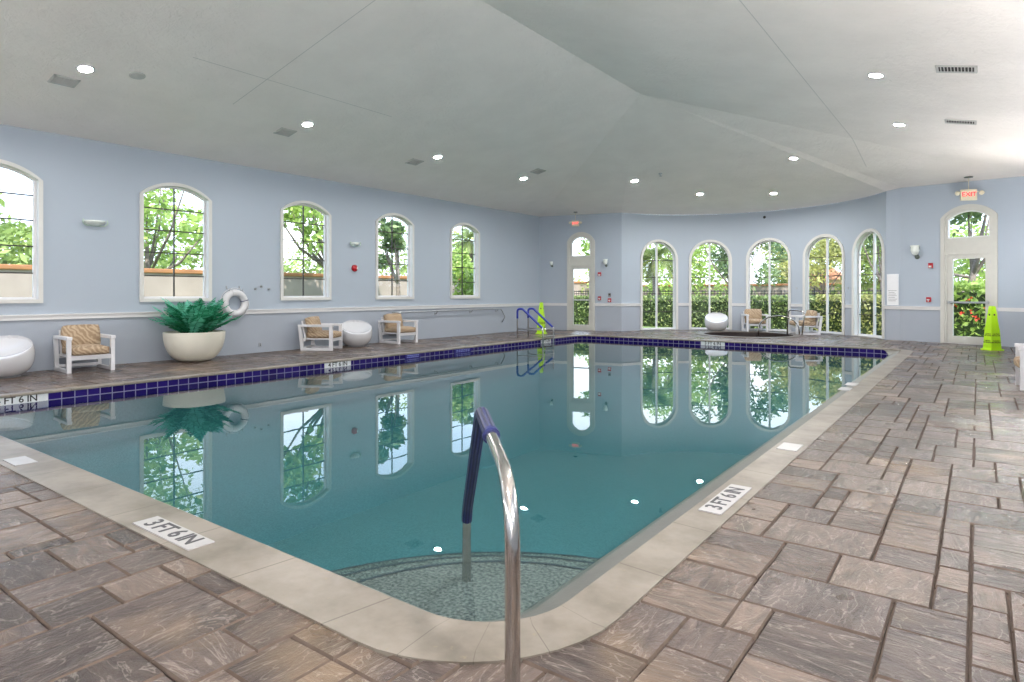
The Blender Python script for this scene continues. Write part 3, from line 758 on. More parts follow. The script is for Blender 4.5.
for j in range(GH):
    for i in range(GW):
        if occ[i][j]: continue
        rs.shuffle(sizes)
        for (w, h) in sizes + [(2,1),(1,2),(1,1)]:
            if i+w <= GW and j+h <= GH and all(not occ[a][b] for a in range(i,i+w) for b in range(j,j+h)): break
        for a in range(i,i+w):
            for b in range(j,j+h): occ[a][b] = True
        x0, y0, x1, y1 = gx0+i*G, gy0+j*G, gx0+(i+w)*G, gy0+(j+h)*G
        fl.quad((x0,y0,-.016), (x1,y0,-.016), (x1,y1,-.016), (x0,y1,-.016), tone=.5, mi=1)
        g, e = .0022, .0048; jit = lambda: rs.uniform(-.0025, .0025)
        tn = min(1, max(0, rs.gauss(.5, .3))); dz = rs.uniform(-.0015, .0015); ou, ov = rs.uniform(0,50), rs.uniform(0,50); rot = rs.random() < .45
        A = [(x0+g+jit(), y0+g+jit()), (x1-g+jit(), y0+g+jit()), (x1-g+jit(), y1-g+jit()), (x0+g+jit(), y1-g+jit())]
        mx, my = (x0+x1)/2, (y0+y1)/2
        B = [(x+math.copysign(e, mx-x), y+math.copysign(e, my-y)) for x, y in A]
        uvf = lambda p: ((p[1]-y0)*U+ou, (p[0]-x0)*U+ov) if rot else ((p[0]-x0)*U+ou, (p[1]-y0)*U+ov)
        va = [fl.vert((x, y, -.009+dz)) for x, y in A]; vb = [fl.vert((x, y, dz)) for x, y in B]; vc = [fl.vert((x, y, -.02)) for x, y in A]
        fl.face(vb, uv=[uvf(p) for p in B], tone=tn)
        for q in range(4):
            r = (q+1) % 4
            fl.face([va[q], va[r], vb[r], vb[q]], uv=[uvf(A[q]), uvf(A[r]), uvf(B[r]), uvf(B[q])], tone=tn, mi=1)
            fl.face([vc[q], vc[r], va[r], va[q]], uv=[uvf(A[q]), uvf(A[r]), uvf(A[r]), uvf(A[q])], tone=tn)
structure(fl.build('floor', [paver, mortar]))

# ------------------------------------------------------------------ spa
spa = thing('spa', 'round sunken hot tub with pale stone rim and dark water before the bow windows', 'hot tub', (*SPA, 0))
mb = MB(); mb.lathe([(1.22,-.02),(1.22,.012),(1.21,.016),(1.02,.016),(1.0,.01),(1.0,-.005)], 64, cap=False); mb.build('rim', coping_m, spa, smooth=True, auto=40)
mb = MB(); mb.lathe([(1.0,.0),(1.0,-.3),(.6,-.3),(.6,-.6),(0,-.6)], 48, cap=False); mb.build('basin', pbr('spa_tile', srgb(36,24,22), .5, var=.3, scale=12), spa)
mb = MB(); mb.lathe([(0,-.24),(1.0,-.24)], 48, cap=False); mb.build('spa_water', spa_water_m, spa)

# ------------------------------------------------------------------ depth markers
def deck_marker(x0, x1, y0, y1, label, body=None, xdir=None, ydir=None, size=.1):
    cx, cy = (x0+x1)/2, (y0+y1)/2; z = CT
    root = thing('depth_marker' if body else 'marker_tile', label, 'depth marker' if body else 'marker tile', (cx, cy, z))
    mb = MB(); mb.box((0,0,.002), (x1-x0, y1-y0, .006), bev=.001); pl_ = mb.build('plate', worn_plate, root)
    if body: text(body, size, worn_ink, pl_, frame3((0,0,.0056), xdir, ydir), spacing=.9)
    return root
deck_marker(-2.93, -2.45, 1.22, 1.325, 'white depth plate lettered 3 FT 6 IN in coping at bottom left, left of handrail', '3 FT 6 IN', (1,0,0), (0,1,0), .108)
deck_marker(-1.03, -.925, 2.83, 3.31, 'white depth plate lettered 3 FT 6 IN in coping right of the handrail', '3 FT 6 IN', (0,1,0), (-1,0,0), .108)
deck_marker(-4.66, -4.44, 1.225, 1.335, 'blank white plate in coping at the left edge of the picture')
deck_marker(-1.035, -.915, 4.24, 4.44, 'blank white plate in coping beside the right deck, beyond the lettered plate')
deck_marker(-1.16, -1.05, 7.2, 7.42, 'small blank white plate farther along the right coping, nearer of two')
deck_marker(-1.16, -1.05, 7.62, 7.84, 'small blank white plate farther along the right coping, farther of two')
def wall_marker(pos, xdir, w, label, body, plate, ink, size):
    root = thing('depth_marker', label, 'depth marker', pos)
    n = Vector(xdir).cross(Vector((0,0,1))).normalized()     # faces into the pool
    M = frame3((0,0,0), xdir, (0,0,1))
    mb = MB(); mb.box((0,0,.002), (w, .078, .006), M=M, bev=.001); pl_ = mb.build('plate', plate, root)
    if body is None:
        mb = MB()
        for row in (-.016, .012):
            for k in range(6): mb.box(((k-2.5)*w/7.5+(.01 if row > 0 else 0), row, .0058), (w/7.5*.62, .014, .001), M=M)
        mb.box((0,-.016,.0056), (w*.8,.004,.0008), M=M); mb.box((0,.012,.0056), (w*.8,.004,.0008), M=M); mb.box((0,-.002,.0056), (.004,.03,.0008), M=M)
        mb.build('pale_marks', ink, pl_)
        return root
    text(body, size, ink, pl_, frame3(n*.0058, xdir, (0,0,1)), spacing=.96)
    return root
ZT = -.057
wm = lambda y, w, *a: wall_marker((PX0, y, ZT), (0,1,0), w, *a)
wm(2.12, .52, 'white waterline plate lettered 4 FT 6 IN at the left edge, before the armchair', '4 FT 6 IN', ceramic_white, black_ink, .092)
wm(6.01, .48, 'white waterline plate lettered 4 FT 6 IN under the second armchair', '4 FT 6 IN', ceramic_white, black_ink, .092)
wm(7.55, .36, 'violet blue waterline plate with pale marks under the third armchair', None, navy_plate, pale_tile, .06)
wm(8.83, .48, 'violet blue waterline plate with pale marks nearer the pool ladder', None, navy_plate, pale_tile, .07)
wall_marker((PX0, 11.62, ZT), (0,1,0), .4, 'white waterline plate behind the blue sleeved pool ladder', '4 FT 6 IN', ceramic_white, black_ink, .09)
wall_marker((-4.46, PY1, ZT), (1,0,0), .5, 'white waterline plate lettered 3 FT 6 IN on the far side below the ball seat', '3 FT 6 IN', ceramic_white, black_ink, .092)

# ------------------------------------------------------------------ foreground handrail
HA, HB = Vector((-.92, 1.25, 0)), Vector((-1.82, 2.13, 0)); hd = (HB-HA).normalized(); hl = (HB-HA).length
def hp(t, z): q = hd*(t*hl); return (q.x, q.y, z)
hr = thing('handrail', 'stainless pool handrail with navy ribbed sleeve rising in the foreground corner', 'handrail', HA)
top_pts = fillet([hp(0,0), hp(0,.52), hp(.54,.585), hp(1.0,.02), hp(1.0,-.27)], [.2,.1,.25], 12)
def at_t(p): return (Vector((p[0],p[1],0))).length/hl
mb = MB(); mb.tube(top_pts, .0195, 20); mb.build('rail', steel, hr, smooth=True, auto=40)
sl = [p for p in top_pts if .30 < at_t(p) and p[2] > -.01]
f0 = .3; base = [Vector(p) for p in top_pts]
def sample_between(path, test, n=80):
    out = []
    for a, b in zip(path[:-1], path[1:]):
        for k in range(8):
            q = a+(b-a)*k/8
            if test(q): out.append(q)
    return out
sl = sample_between(base, lambda q: at_t(q) > .29 and q.z > .0)
mb = MB(); mb.tube(sl, .0235, 20); mb.build('sleeve', sleeve_m, hr, smooth=True, auto=40)
mb = MB()
mb.tube([sl[0]-(sl[1]-sl[0]).normalized()*.004, sl[0]+(sl[1]-sl[0]).normalized()*.016], .0275, 20)
mb.build('sleeve_collar', navy_foam, hr, smooth=True, auto=40)
mb = MB(); mb.lathe([(.02,0),(.05,0),(.048,.008),(.03,.016),(.02,.02)], 24, c=(0,0,CT)); mb.build('escutcheon', steel, hr, smooth=True, auto=40)

# ------------------------------------------------------------------ ladder
LY0, LX0, LX1 = 11.38, -8.24, -7.56
lad = thing('pool_ladder', 'pool stair ladder with blue sleeved handrails at the far left edge', 'ladder', (LX0, LY0, 0))
for y in (0, .42):
    w = LX1-LX0
    path = fillet([(0,y,0), (0,y,.645), (.14,y,.645), (w,y,.23), (w,y,-.7)], [.07,.07,.04], 6)
    mb = MB(); mb.tube(path, .0165, 10); mb.build('side_rail', steel_dull, lad, smooth=True)
    sp = sample_between([Vector(p) for p in path], lambda q: (q.z > .40 and q.x < .3) or (q.x >= .3 and q.z > .24))
    mb = MB(); mb.tube(sp, .023, 12); mb.build('sleeve', blue_foam, lad, smooth=True)
    mb = MB(); mb.tube([(0,y,.2),(w,y,.2)], .011, 8); mb.build('brace', steel_dull, lad, smooth=True)
for k in range(4):
    mb = MB(); mb.box((LX1-LX0, .21, .06-.2*k), (.1, .40, .016), bev=.004); mb.build('tread', steel_dull, lad)

# ------------------------------------------------------------------ spa grab rails
g1 = thing('grab_rail', 'low arched steel grab rail dipping into the spa', 'rail', (-3.38, 16.02, 0))
mb = MB(); arc = [(-.02, .05, 0)] + [(-.48+.46*cos(a), .02, .14+.31*sin(a)) for a in [PI*k/16 for k in range(17)]] + [(-.95,-.05,-.12)]
mb.tube(arc, .0175, 10); mb.build('tube', steel, g1, smooth=True)
g2 = thing('spa_handrail', 'tall bent steel handrail standing right beside the low grab rail of the spa', 'rail', (-3.3, 15.85, 0))
mb = MB(); mb.tube(fillet([(0,0,0),(.06,.05,.57),(-.36,.3,.60),(-.4,.34,.0)], [.1,.1], 8), .0175, 10); mb.build('tube', steel, g2, smooth=True)

# ------------------------------------------------------------------ armchairs
def cushion(mb, c, d, puff=.02, M=None):
    bm = bmesh.new(); bmesh.ops.create_cube(bm, size=1); bmesh.ops.subdivide_edges(bm, edges=list(bm.edges), cuts=7, use_grid_fill=True)
    for v in bm.verts:
        x, y, z = v.co*2
        ex, ey, ez = [1-abs(q)**3 for q in (x, y, z)]
        k = lambda q, e1, e2, p: q*(.90+.10*math.sqrt(max(0, e1*e2)))+0*p
        v.co = Vector((k(x,ey,ez,0)*d[0]/2, k(y,ex,ez,0)*d[1]/2, z*d[2]/2*(.62+.38*math.sqrt(max(0, ex*ey)))))
    s0 = len(mb.v); mb.from_bm(bm, (M or Matrix.Identity(4)) @ Matrix.Translation(c)); bm.free()
def armchair(label, loc, rz):
    """front faces local -y ... the seat is .58 wide"""
    t = thing('armchair', label, 'armchair', loc, rz, 'white framed lounge armchairs round the pool')
    W, D = .54, .56
    for s in (-1, 1):
        mb = MB(); x = s*(W/2-.03)
        sh = lambda y, z: y + .03*(z/.45)*(1 if y > 0 else .4)                # legs lean back a little
        def bar(y0, z0, y1, z1, wy, wz):
            v = []
            for dx in (-.022, .022):
                v += [mb.vert((x+dx, y0, z0)), mb.vert((x+dx, y0+wy, z0+wz[0])), mb.vert((x+dx, y1+wy, z1+wz[0])), mb.vert((x+dx, y1, z1))]
            for f in ((0,3,2,1),(4,5,6,7),(0,1,5,4),(1,2,6,5),(2,3,7,6),(3,0,4,7)): mb.face([v[i] for i in f])
        bar(-D/2, 0, -D/2-.0, .45, .055, (0,))                                   # front leg
        bar(D/2-.055, 0, D/2+.0, .45, .055, (0,))                                # back leg
        mb.box((x, .0, .43), (.06, D+.02, .042), bev=.006)                       # arm
        mb.box((x, 0, .022), (.042, D-.06, .044), bev=.004)                        # runner
        mb.build('arm_frame', chair_white, t)
    mb = MB(); mb.box((0,-D/2+.03,.185), (W-.1,.035,.055)); mb.box((0,D/2-.05,.185), (W-.1,.035,.055)); mb.box((0,0,.2), (W-.1,D-.1,.02))
    mb.build('seat_frame', chair_white, t)
    mb = MB(); mb.box((0,D/2-.06,.055), (W-.1,.03,.035)); mb.build('stretcher', chair_white, t)
    mb = MB(); Mb = Matrix.Translation((0,D/2-.03,.36)) @ Matrix.Rotation(-.2,4,'X')
    mb.box((0,0,.0), (W-.12,.025,.32), M=Mb); mb.build('back_panel', chair_white, t)
    mb = MB(); cushion(mb, (0,-.04,.265), (W-.105, D-.02, .14)); mb.build('seat_cushion', fabric, t, smooth=True)
    mb = MB(); cushion(mb, (0,0,0), (W-.105, .31, .17), M=Matrix.Translation((0,D/2-.13,.43)) @ Matrix.Rotation(PI/2-.25,4,'X')); mb.build('back_cushion', fabric, t, smooth=True)
    return t
ch0 = armchair('white armchair with beige cushions beside the fern planter, nearest on the long wall', (-9.33, 3.31, 0), math.radians(86))
dup(ch0, (-9.36, 7.02, 0), math.radians(122), 'white armchair left of the ball seat, seen from its side, on the long wall')
dup(ch0, (-9.4, 8.9, 0), math.radians(90), 'white armchair under the wall handrail, right of the ball seat')
dup(ch0, (-4.66, 16.92, 0), math.radians(30), 'white armchair with tan cushions in the bow, facing front behind the spa')
dup(ch0, (-3.4, 16.58, 0), math.radians(-58), 'white armchair in the bow turned side-on beside the spa rails')
dup(ch0, (.62, 8.6, 0), math.radians(-88), 'white armchair cut by the right edge of the picture')

# ------------------------------------------------------------------ ball seats
def ball_seat(label, loc, rz, r=.295, h=.53):
    t = thing('ball_seat', label, 'ball seat', loc, rz, 'glossy white ball seats')
    mb = MB(); n, m = 64, 60
    prof = []
    for k in range(m+1):
        a = -PI/2 + PI*k/m
        prof.append((max(.0005, r*abs(cos(a))**.72), h/2+h/2*math.copysign(abs(sin(a))**.9, sin(a))))
    prof[0] = (.17, 0.004)
    mb.lathe([p for p in prof if p[1] >= 0], n)
    nv = Vector((0,-.52,1)).normalized(); p0 = Vector((0,0,h*.74))
    for i, v in enumerate(mb.v):
        q = Vector(v); d = (q-p0).dot(nv)
        if d > 0: 
            rad = (q-p0-nv*d).length/(r*.97)
            q = q - nv*(d*1.0 + .10*max(0, 1-rad*rad)); mb.v[i] = tuple(q)
    mb.build('shell', gloss_white, t, smooth=True, auto=50)
    mb = MB(); mb.lathe([(.15,0),(.16,.006),(.15,.012)], 32); mb.build('base_ring', alu_grey, t)
    return t
b0 = ball_seat('glossy white ball seat with scooped top at the left edge of the picture', (-9.3, 2.46, 0), math.radians(60))
dup(b0, (-9.38, 7.8, 0), math.radians(60), 'glossy white ball seat between two armchairs on the long wall')
dup(b0, (-5.5, 16.45, 0), math.radians(20), 'glossy white ball seat in front of the bow windows behind the spa')

# ------------------------------------------------------------------ fern planter
fp = thing('potted_fern', 'teal green fern in a cream bowl planter by the long wall', 'potted plant', (-9.29, 4.72, 0))
R = .415; prof = [(.14,0)]
for k in range(1, 15):
    a = PI/2*k/14; prof.append((.14+(R-.14)*sin(a)**.95, .42*(1-cos(a))))
prof += [(R,.43),(R-.025,.435),(R-.035,.42),(R-.05,.37),(0,.37)]
mb = MB(); mb.lathe(prof, 48); pl = mb.build('planter_bowl', pot_cream, fp, smooth=True, auto=45)
mb = MB(); mb.lathe([(R-.045,.39),(.2,.405),(0,.41)], 32); mb.build('soil', soil, fp, smooth=True)
def frond(mb, rnd, base, az, ln, rise, tone):
    n = 20; pts = []; el = rise; p = Vector(base)
    for k in range(n+1):
        pts.append(p.copy()); p = p + Vector((cos(az)*cos(el), sin(az)*cos(el), sin(el)))*(ln/n); el -= (rise*.55+.1)/n*1.05
    side = Vector((-sin(az), cos(az), 0))
    for k in range(2, n):
        t = k/n; w = .125*ln/.6*(sin(PI*min(1, t*1.02+.02))**.7)
        d = (pts[k+1]-pts[k-1]).normalized()
        for s in (-1, 1):
            q = pts[k]; tip = q + side*s*w*rnd.uniform(.8,1.1) + d*w*.5 + Vector((0,0,-w*rnd.uniform(.1,.4))); hw = d*.009
            tn = min(1, max(0, tone + rnd.uniform(-.18,.22) + .25*t))
            a, b, c = mb.vert(q-hw), mb.vert(q+hw), mb.vert(tip); mid = mb.vert((q+tip)/2 + d*.014 + Vector((0,0,.008)))
            mb.face([a, mid, c], tone=tn); mb.face([a, b, mid], tone=tn); mb.face([b, c, mid], tone=tn)
    for k in range(n):
        a, b = pts[k], pts[k+1]; s = side*.006
        mb.face([mb.vert(a-s), mb.vert(a+s), mb.vert(b+s), mb.vert(b-s)], tone=.2)
mb = MB(); rf = random.Random(5)
for k in range(115):
    az = rf.uniform(0, 2*PI); rr_ = rf.uniform(0, .2)
    frond(mb, rf, (rr_*cos(az), rr_*sin(az), .39), az+rf.uniform(-.4,.4), rf.uniform(.36,.68), rf.choice((rf.uniform(.6,1.0), rf.uniform(1.05,1.56), rf.uniform(1.2,1.56))), rf.uniform(.1,.8))
for az in (math.radians(95), math.radians(108), math.radians(-75), math.radians(-85)):
    frond(mb, rf, (0,0,.40), az, .62, 1.05, .8)
mb.v = [(max(a, XL+9.29+.02), b, c) for a, b, c in mb.v]
mb.build('fronds', fern_leaf, fp)

# ------------------------------------------------------------------ things on the walls
def wframe(p, q, z, d=0): return p.M(q, z, d)
def on_wall(name, label, cat, p, q, z, group=None):
    t = thing(name, label, cat, p.P(q, z, 0), 0, group); M = p.M(q, z); M.translation = (0,0,0)
    n = p.normal(q)
    # local x along the wall, local y up, local z into the room
    R_ = frame3((0,0,0), p.tangent(q), (0,0,1))
    if (R_ @ Vector((0,0,1))).dot(n) < 0: R_ = frame3((0,0,0), -p.tangent(q), (0,0,1))
    return t, R_
# life ring, its hooks
t, M = on_wall('life_ring', 'white life ring hanging on the long wall right of the fern', 'life ring', left, Lw(5.56), .835)
mb = MB(); mb.tube([M @ Vector((.17*cos(a), .17*sin(a), .06)) for a in [2*PI*k/40 for k in range(40)]], .055, 14, closed=True); mb.build('ring', ring_white, t, smooth=True)
for a in (.25, PI-.0, PI/2+.3, -PI/2-.3):
    mb = MB(); c = Vector((.17*cos(a), .17*sin(a), .06))
    pts = [M @ (c + Vector((cos(a)*cos(b), sin(a)*cos(b), sin(b)))*.057) for b in [2*PI*k/16 for k in range(16)]]
    mb.tube(pts, .006, 6, closed=True); mb.build('rope_band', navy_foam if a == .25 else ring_white, t, smooth=True)
mb = MB()
mb.tube([M @ Vector((.245*cos(a), .245*sin(a), .055)) for a in [PI/4+2*PI*k/48 for k in range(44)]], .006, 6); mb.build('grab_rope', ring_white, t, smooth=True)
for dx in (-.11, .11):
    t, M = on_wall('wall_hook', 'small grey hook above the life ring, %s one' % ('left' if dx < 0 else 'right'), 'hook', left, Lw(5.56+dx), 1.075, 'hooks holding the life ring')
    mb = MB(); mb.box((0,.015,.006), (.02,.05,.012), M=M, bev=.002); mb.build('plate', alu_grey, t)
    mb = MB(); mb.tube([M @ Vector(v) for v in fillet([(0,.02,.01),(0,-.02,.04),(0,-.045,.09),(0,.0,.115)], .02, 4)], .006, 8); mb.build('prong', alu_grey, t, smooth=True)
for y, z, lb in ((5.95, 1.066, 'left'), (6.2, 1.067, 'right'), (6.06, 1.11, 'upper middle')):
    t, M = on_wall('wall_peg', 'tiny grey peg on the wall right of the life ring, %s of three' % lb, 'peg', left, Lw(y), z, 'bare pegs beside the life ring')
    mb = MB(); mb.lathe([(.022,0),(.022,.006),(.009,.01),(.009,.03),(.014,.036),(0,.04)], 12, M=M); mb.build('knob', alu_grey, t, smooth=True)
# bowl sconces: unlit on the long wall, lit ones elsewhere are added uplights
added_bulb_on = emit('added_uplight_bulb', (1, .95, .93, 1), 1)  # glow used only in the sconces added out of view
BULB_W, BULB_R = 185.0, .036
added_bulb_on.node_tree.nodes['Emission'].inputs['Strength'].default_value = BULB_W/(4*PI*PI*(BULB_R*U)**2)
def bowl_sconce(p, q, z, w, label, on=0):
    t, M = on_wall('wall_sconce', label, 'wall lamp', p, q, z, 'green tinted bowl sconces')
    if on:
        mb = MB(); mb.lathe([(on*BULB_R*sin(PI*k/6), -on*BULB_R*cos(PI*k/6)) for k in range(7)], 8, M=M @ Matrix.Translation((0,.035,.07))); mb.build('added_bulb', added_bulb_on, t)
    mb = MB(); prof = [(.0,-.07)] + [(w*.5*sin(a), -.07*cos(a)) for a in [PI/2*k/8 for k in range(1,9)]] + [(w*.5-.012, 0)] + [((w*.5-.012)*sin(a), -.058*cos(a)) for a in [PI/2*k/8 for k in range(7,0,-1)]] + [(0,-.058)]
    R2 = M @ Matrix.Rotation(-PI/2, 4, 'X')
    mb.lathe(prof, 24, M=M @ Matrix(((1,0,0,0),(0,0,1,0),(0,1,0,0),(0,0,0,1)))); o = mb.build('bowl', frosted, t, smooth=True)
    for v in o.data.vertices:                                   # half bowl: press the back against the wall
        n = p.normal(q); d = v.co.x*n.x+v.co.y*n.y
        if d < .004: v.co.x += (.004-d)*n.x; v.co.y += (.004-d)*n.y
    mb = MB()
    for s in (-1, 1): mb.tube([M @ Vector(v) for v in fillet([(s*.03,-.06,.02),(s*w*.4,-.075,.05),(s*w*.58,-.03,.05),(s*w*.52,.015,.05)], .04, 5)], .008, 8)
    mb.box((0,-.05,.012), (.09,.05,.02), M=M, bev=.003); mb.build('bracket', sconce_green, t, smooth=True, auto=40)
bowl_sconce(left, Lw(3.56), 1.985, .27, 'pale green bowl sconce between the two windows nearest on the long wall')
bowl_sconce(left, Lw(8.03), 1.975, .22, 'pale green bowl sconce above the round red alarm')
for y, k in ((12.6,.9), (10.6,.62), (8.2,.5), (6.0,.66), (3.4,1.15), (.8,1.25), (-1.6,1.25)): bowl_sconce(right, C4[1]-y, 1.45, .25, 'unseen lit bowl sconce added on the right wall to brighten the ceiling', k)  # out-of-view row added as uplight for the ceiling slopes
for x in (-1.2, -3.2, -5.2, -7.2, -8.8): bowl_sconce(near, XR-x, 1.95, .25, 'unseen lit bowl sconce added behind the viewer to brighten the ceiling', .75)  # added behind the camera, more uplight for the ceiling
# alarm bell
t, M = on_wall('alarm_bell', 'round red alarm bell on the long wall under a sconce', 'alarm', left, Lw(8.03), 1.48)
mb = MB(); mb.lathe([(.062,0),(.066,.01),(.066,.022),(.06,.045),(.035,.06),(0,.064)], 24, M=M); mb.build('gong', red_box, t, smooth=True, auto=50)
mb = MB(); mb.box((.03,0,.066), (.02,.05,.012), M=M, bev=.003); mb.build('strobe_lens', frosted, t)
t, M = on_wall('wall_outlet', 'small grey outlet low on the long wall between planter and chair', 'outlet', left, Lw(6.04), .13)
mb = MB(); mb.box((0,0,.005), (.05,.06,.01), M=M, bev=.002); mb.build('plate', alu_grey, t)
mb = MB(); mb.box((0,.012,.011), (.02,.012,.004), M=M); mb.box((0,-.012,.011), (.02,.012,.004), M=M); mb.build('socket', vent_dark, t)
# handrail on the long wall
t = thing('wall_handrail', 'grey metal handrail on brackets along the long wall toward the corner', 'handrail', (XL, 9.0, .6))
mb = MB(); mb.tube(fillet([(.02,0,.0),(.08,.02,.0),(.08,3.62,.01),(.08,3.78,-.2),(.02,3.74,-.34)], [.05,.14,.05], 6), .016, 10); mb.build('tube', alu_grey, t, smooth=True)
for y in (.08, 1.3, 2.5, 3.5):
    mb = MB(); mb.tube(fillet([(.002,y,-.05),(.05,y,-.05),(.08,y,.0)], .02, 4), .009, 8); mb.box((.006,y,-.05), (.012,.04,.05)); mb.build('bracket', alu_grey, t, smooth=True, auto=40)
# lantern sconces by the doors
def lantern(p, q, z, k, label):
    t, M = on_wall('wall_lantern', label, 'wall lamp', p, q, z, 'glass lantern sconces by the doors')
    mb = MB(); mb.lathe([(.045*k,0),(.045*k,.01),(.02*k,.018),(0,.02)], 20, M=M @ Matrix.Translation((0,-.05*k,0))); mb.build('back_plate', bronze, t, smooth=True, auto=40)
    mb = MB(); mb.tube([M @ Vector(v) for v in fillet([(0,-.05*k,.01),(0,-.05*k,.1),(0,.0,.1)], .03, 5)], .009, 8); mb.build('arm', bronze, t, smooth=True)
    Mg = M @ Matrix.Translation((0,-.02*k,.1)) @ Matrix.Rotation(-PI/2, 4, 'X')
    mb = MB(); mb.lathe([(.03*k,0),(.055*k,.03*k),(.075*k,.09*k),(.07*k,.15*k),(.085*k,.19*k),(.08*k,.19*k),(.06*k,.15*k),(.045*k,.03*k),(0,.01)], 24, M=Mg); mb.build('glass_shade', frosted, t, smooth=True)
lantern(doorl, .38, 1.76, .55, 'small glass lantern on the wall left of the narrow far door')
lantern(doorl, 1.88, 1.76, .75, 'glass lantern on the wall right of the narrow far door')
lantern(doorr, .33, 1.80, 1.05, 'white glass lantern between the bow and the right glazed door')
# red fire devices
def strobe(p, q, z, label, lens=True):
    t, M = on_wall('fire_strobe', label, 'fire alarm', p, q, z)
    mb = MB(); mb.box((0,0,.018), (.085,.1,.036), M=M, bev=.006); mb.build('housing', red_box, t)
    if lens:
        mb = MB(); mb.box((.0,-.022,.04), (.05,.035,.02), M=M, bev=.005); mb.build('lens', frosted, t)
    else:
        mb = MB(); mb.box((0,0,.04), (.055,.022,.012), M=M, bev=.003); mb.box((0,-.02,.038), (.018,.04,.008), M=M); mb.build('pull_handle', white_paint, t)
strobe(doorl, 1.70, 1.5, 'red fire strobe on the wall just right of the narrow far door')
strobe(doorl, 1.70, .86, 'red pull station below the strobe beside the narrow far door', False)
strobe(doorl, 1.97, .81, 'red alarm box under a small grey box right of the narrow door', False)
t, M = on_wall('keypad', 'small dark grey box above a red alarm box by the narrow far door', 'keypad', doorl, 1.97, .95)
mb = MB(); mb.box((0,0,.012), (.07,.09,.024), M=M, bev=.004); mb.build('housing', grey_ink, t)
mb = MB(); mb.box((0,.015,.026), (.045,.03,.006), M=M); mb.build('screen', vent_dark, t)
strobe(doorr, .586, 1.56, 'red fire strobe with white lens left of the right glazed door')
strobe(doorr, .55, .865, 'red pull station on the chair rail left of the right glazed door', False)
# wall sign on the pier, its writing too small to read: grey lines
t, M = on_wall('notice_sign', 'white notice board with grey lines of text on the pier beside the bow', 'sign', pier, pier.L*.47, 1.07)
mb = MB(); mb.box((0,0,.008), (.215,.66,.016), M=M, bev=.003); mb.build('board', ceramic_white, t)
mb = MB()
for k, w in enumerate((.16,.11,.15,.16,.12,.17,.14)): mb.box((-(.18-w)/2*.6,-.02-.036*k,.0165), (w,.008,.002), M=M)
mb.build('text_lines', grey_ink, t)
for a, lb in ((-12.3, 'left pier'), (12.3, 'right pier'), (-36.9, 'pier next to the palm window'), (36.9, 'pier nearest the notice')):
    t, M = on_wall('thermostat', 'tiny grey sensor on the bow, %s' % lb, 'sensor', bow, (math.radians(a)-A0)*BR, 1.12, 'sensors on the bow piers')
    mb = MB(); mb.box((0,0,.006), (.035,.045,.012), M=M, bev=.003); mb.build('case', alu_grey, t)
t, M = on_wall('camera_dome', 'tiny black camera dome high on the bow wall under the ceiling', 'camera', bow, (math.radians(-2)-A0)*BR, 2.99)
mb = MB(); mb.lathe([(.035,0),(.035,.01),(.028,.03),(.012,.042),(0,.045)], 16, M=M); mb.build('dome', vent_dark, t, smooth=True)
# exit signs
def exit_sign(x, y, z, nrm, k, label):
    zt, cn = ceil_at(x, y)
    t = thing('exit_sign', label, 'exit sign', (x, y, z), 0, 'hanging exit signs')
    n = Vector((nrm[0], nrm[1], 0)).normalized(); xd = Vector((-n.y, n.x, 0)); M = frame3((0,0,0), xd, (0,0,1))
    mb = MB(); mb.box((0,0,0), (.27*k,.21*k,.05), M=M, bev=.008); hs_ = mb.build('housing', exit_body, t)
    text('EXIT', .118*k, exit_red, hs_, M @ Matrix.Translation((0,.008*k,.0265)), spacing=1.0, ext=.002)
    mb = MB()
    mb.tube([(0,0,.1*k),(0,0,zt-z-.01)], .006, 8); mb.build('stem', exit_body, t, smooth=True)
    mb = MB(); mb.lathe([(.075*k,0),(.07*k,-.012),(.02,-.02),(0,-.02)], 20, c=(0,0,zt-z-.002)); mb.build('canopy', bronze, t, smooth=True, auto=40)
    for s in (-1, 1):
        mb = MB(); c = M @ Vector((s*.2*k,.05*k,.01))
        mb.tube([M @ Vector((s*.13*k,.06*k,0)), c], .008, 6)
        mb.lathe([(.03*k,0),(.04*k,.02),(.042*k,.05),(.03*k,.055),(0,.05)], 14, M=Matrix.Translation(c) @ M @ Matrix.Rotation(.5,4,'X')); mb.build('lamp_head', exit_body, t, smooth=True, auto=50)
q = doorl.P(1.11, 0, .25); exit_sign(q.x, q.y, 2.84, (.42,-.9), .72, 'red lit EXIT sign hanging over the narrow far left door')
q = doorr.P(1.36, 0, .3); exit_sign(q.x, q.y, 2.87, (.36,-.93), 1.0, 'red lit EXIT sign hanging over the right glazed door')

# ------------------------------------------------------------------ things on the ceiling
def on_ceiling(name, label, cat, x, y, group=None, yaw=0):
    z, n = ceil_at(x, y)
    t = thing(name, label, cat, (x, y, z), 0, group)
    xd = Vector((cos(yaw), sin(yaw), 0)); xd = (xd - n*xd.dot(n)).normalized(); yd = n.cross(xd)
    return t, frame3((0,0,0), xd, yd)         # local z points down into the room
LAMP_W = 50.0
LR = .066
lens_strength = LAMP_W/(PI*(LR*U)**2*PI)
lens_on.node_tree.nodes['Emission'].inputs['Strength'].default_value = lens_strength
def downlight(x, y, label):
    t, M = on_ceiling('ceiling_downlight', label, 'ceiling light', x, y, 'round recessed ceiling lights')
    mb = MB(); mb.lathe([(.092,.0),(.092,.008),(.085,.012),(.07,.012),(.066,.004),(.066,0)], 28, M=M); mb.build('trim_ring', white_paint, t, smooth=True, auto=40)
    mb = MB(); v = [mb.vert(M @ Vector((LR*cos(a), LR*sin(a), .006))) for a in [2*PI*k/12 for k in range(12)]]
    mb.face(v); o = mb.build('lens', lens_on, t)
    if o.data.polygons[0].normal.z > 0: o.data.flip_normals()
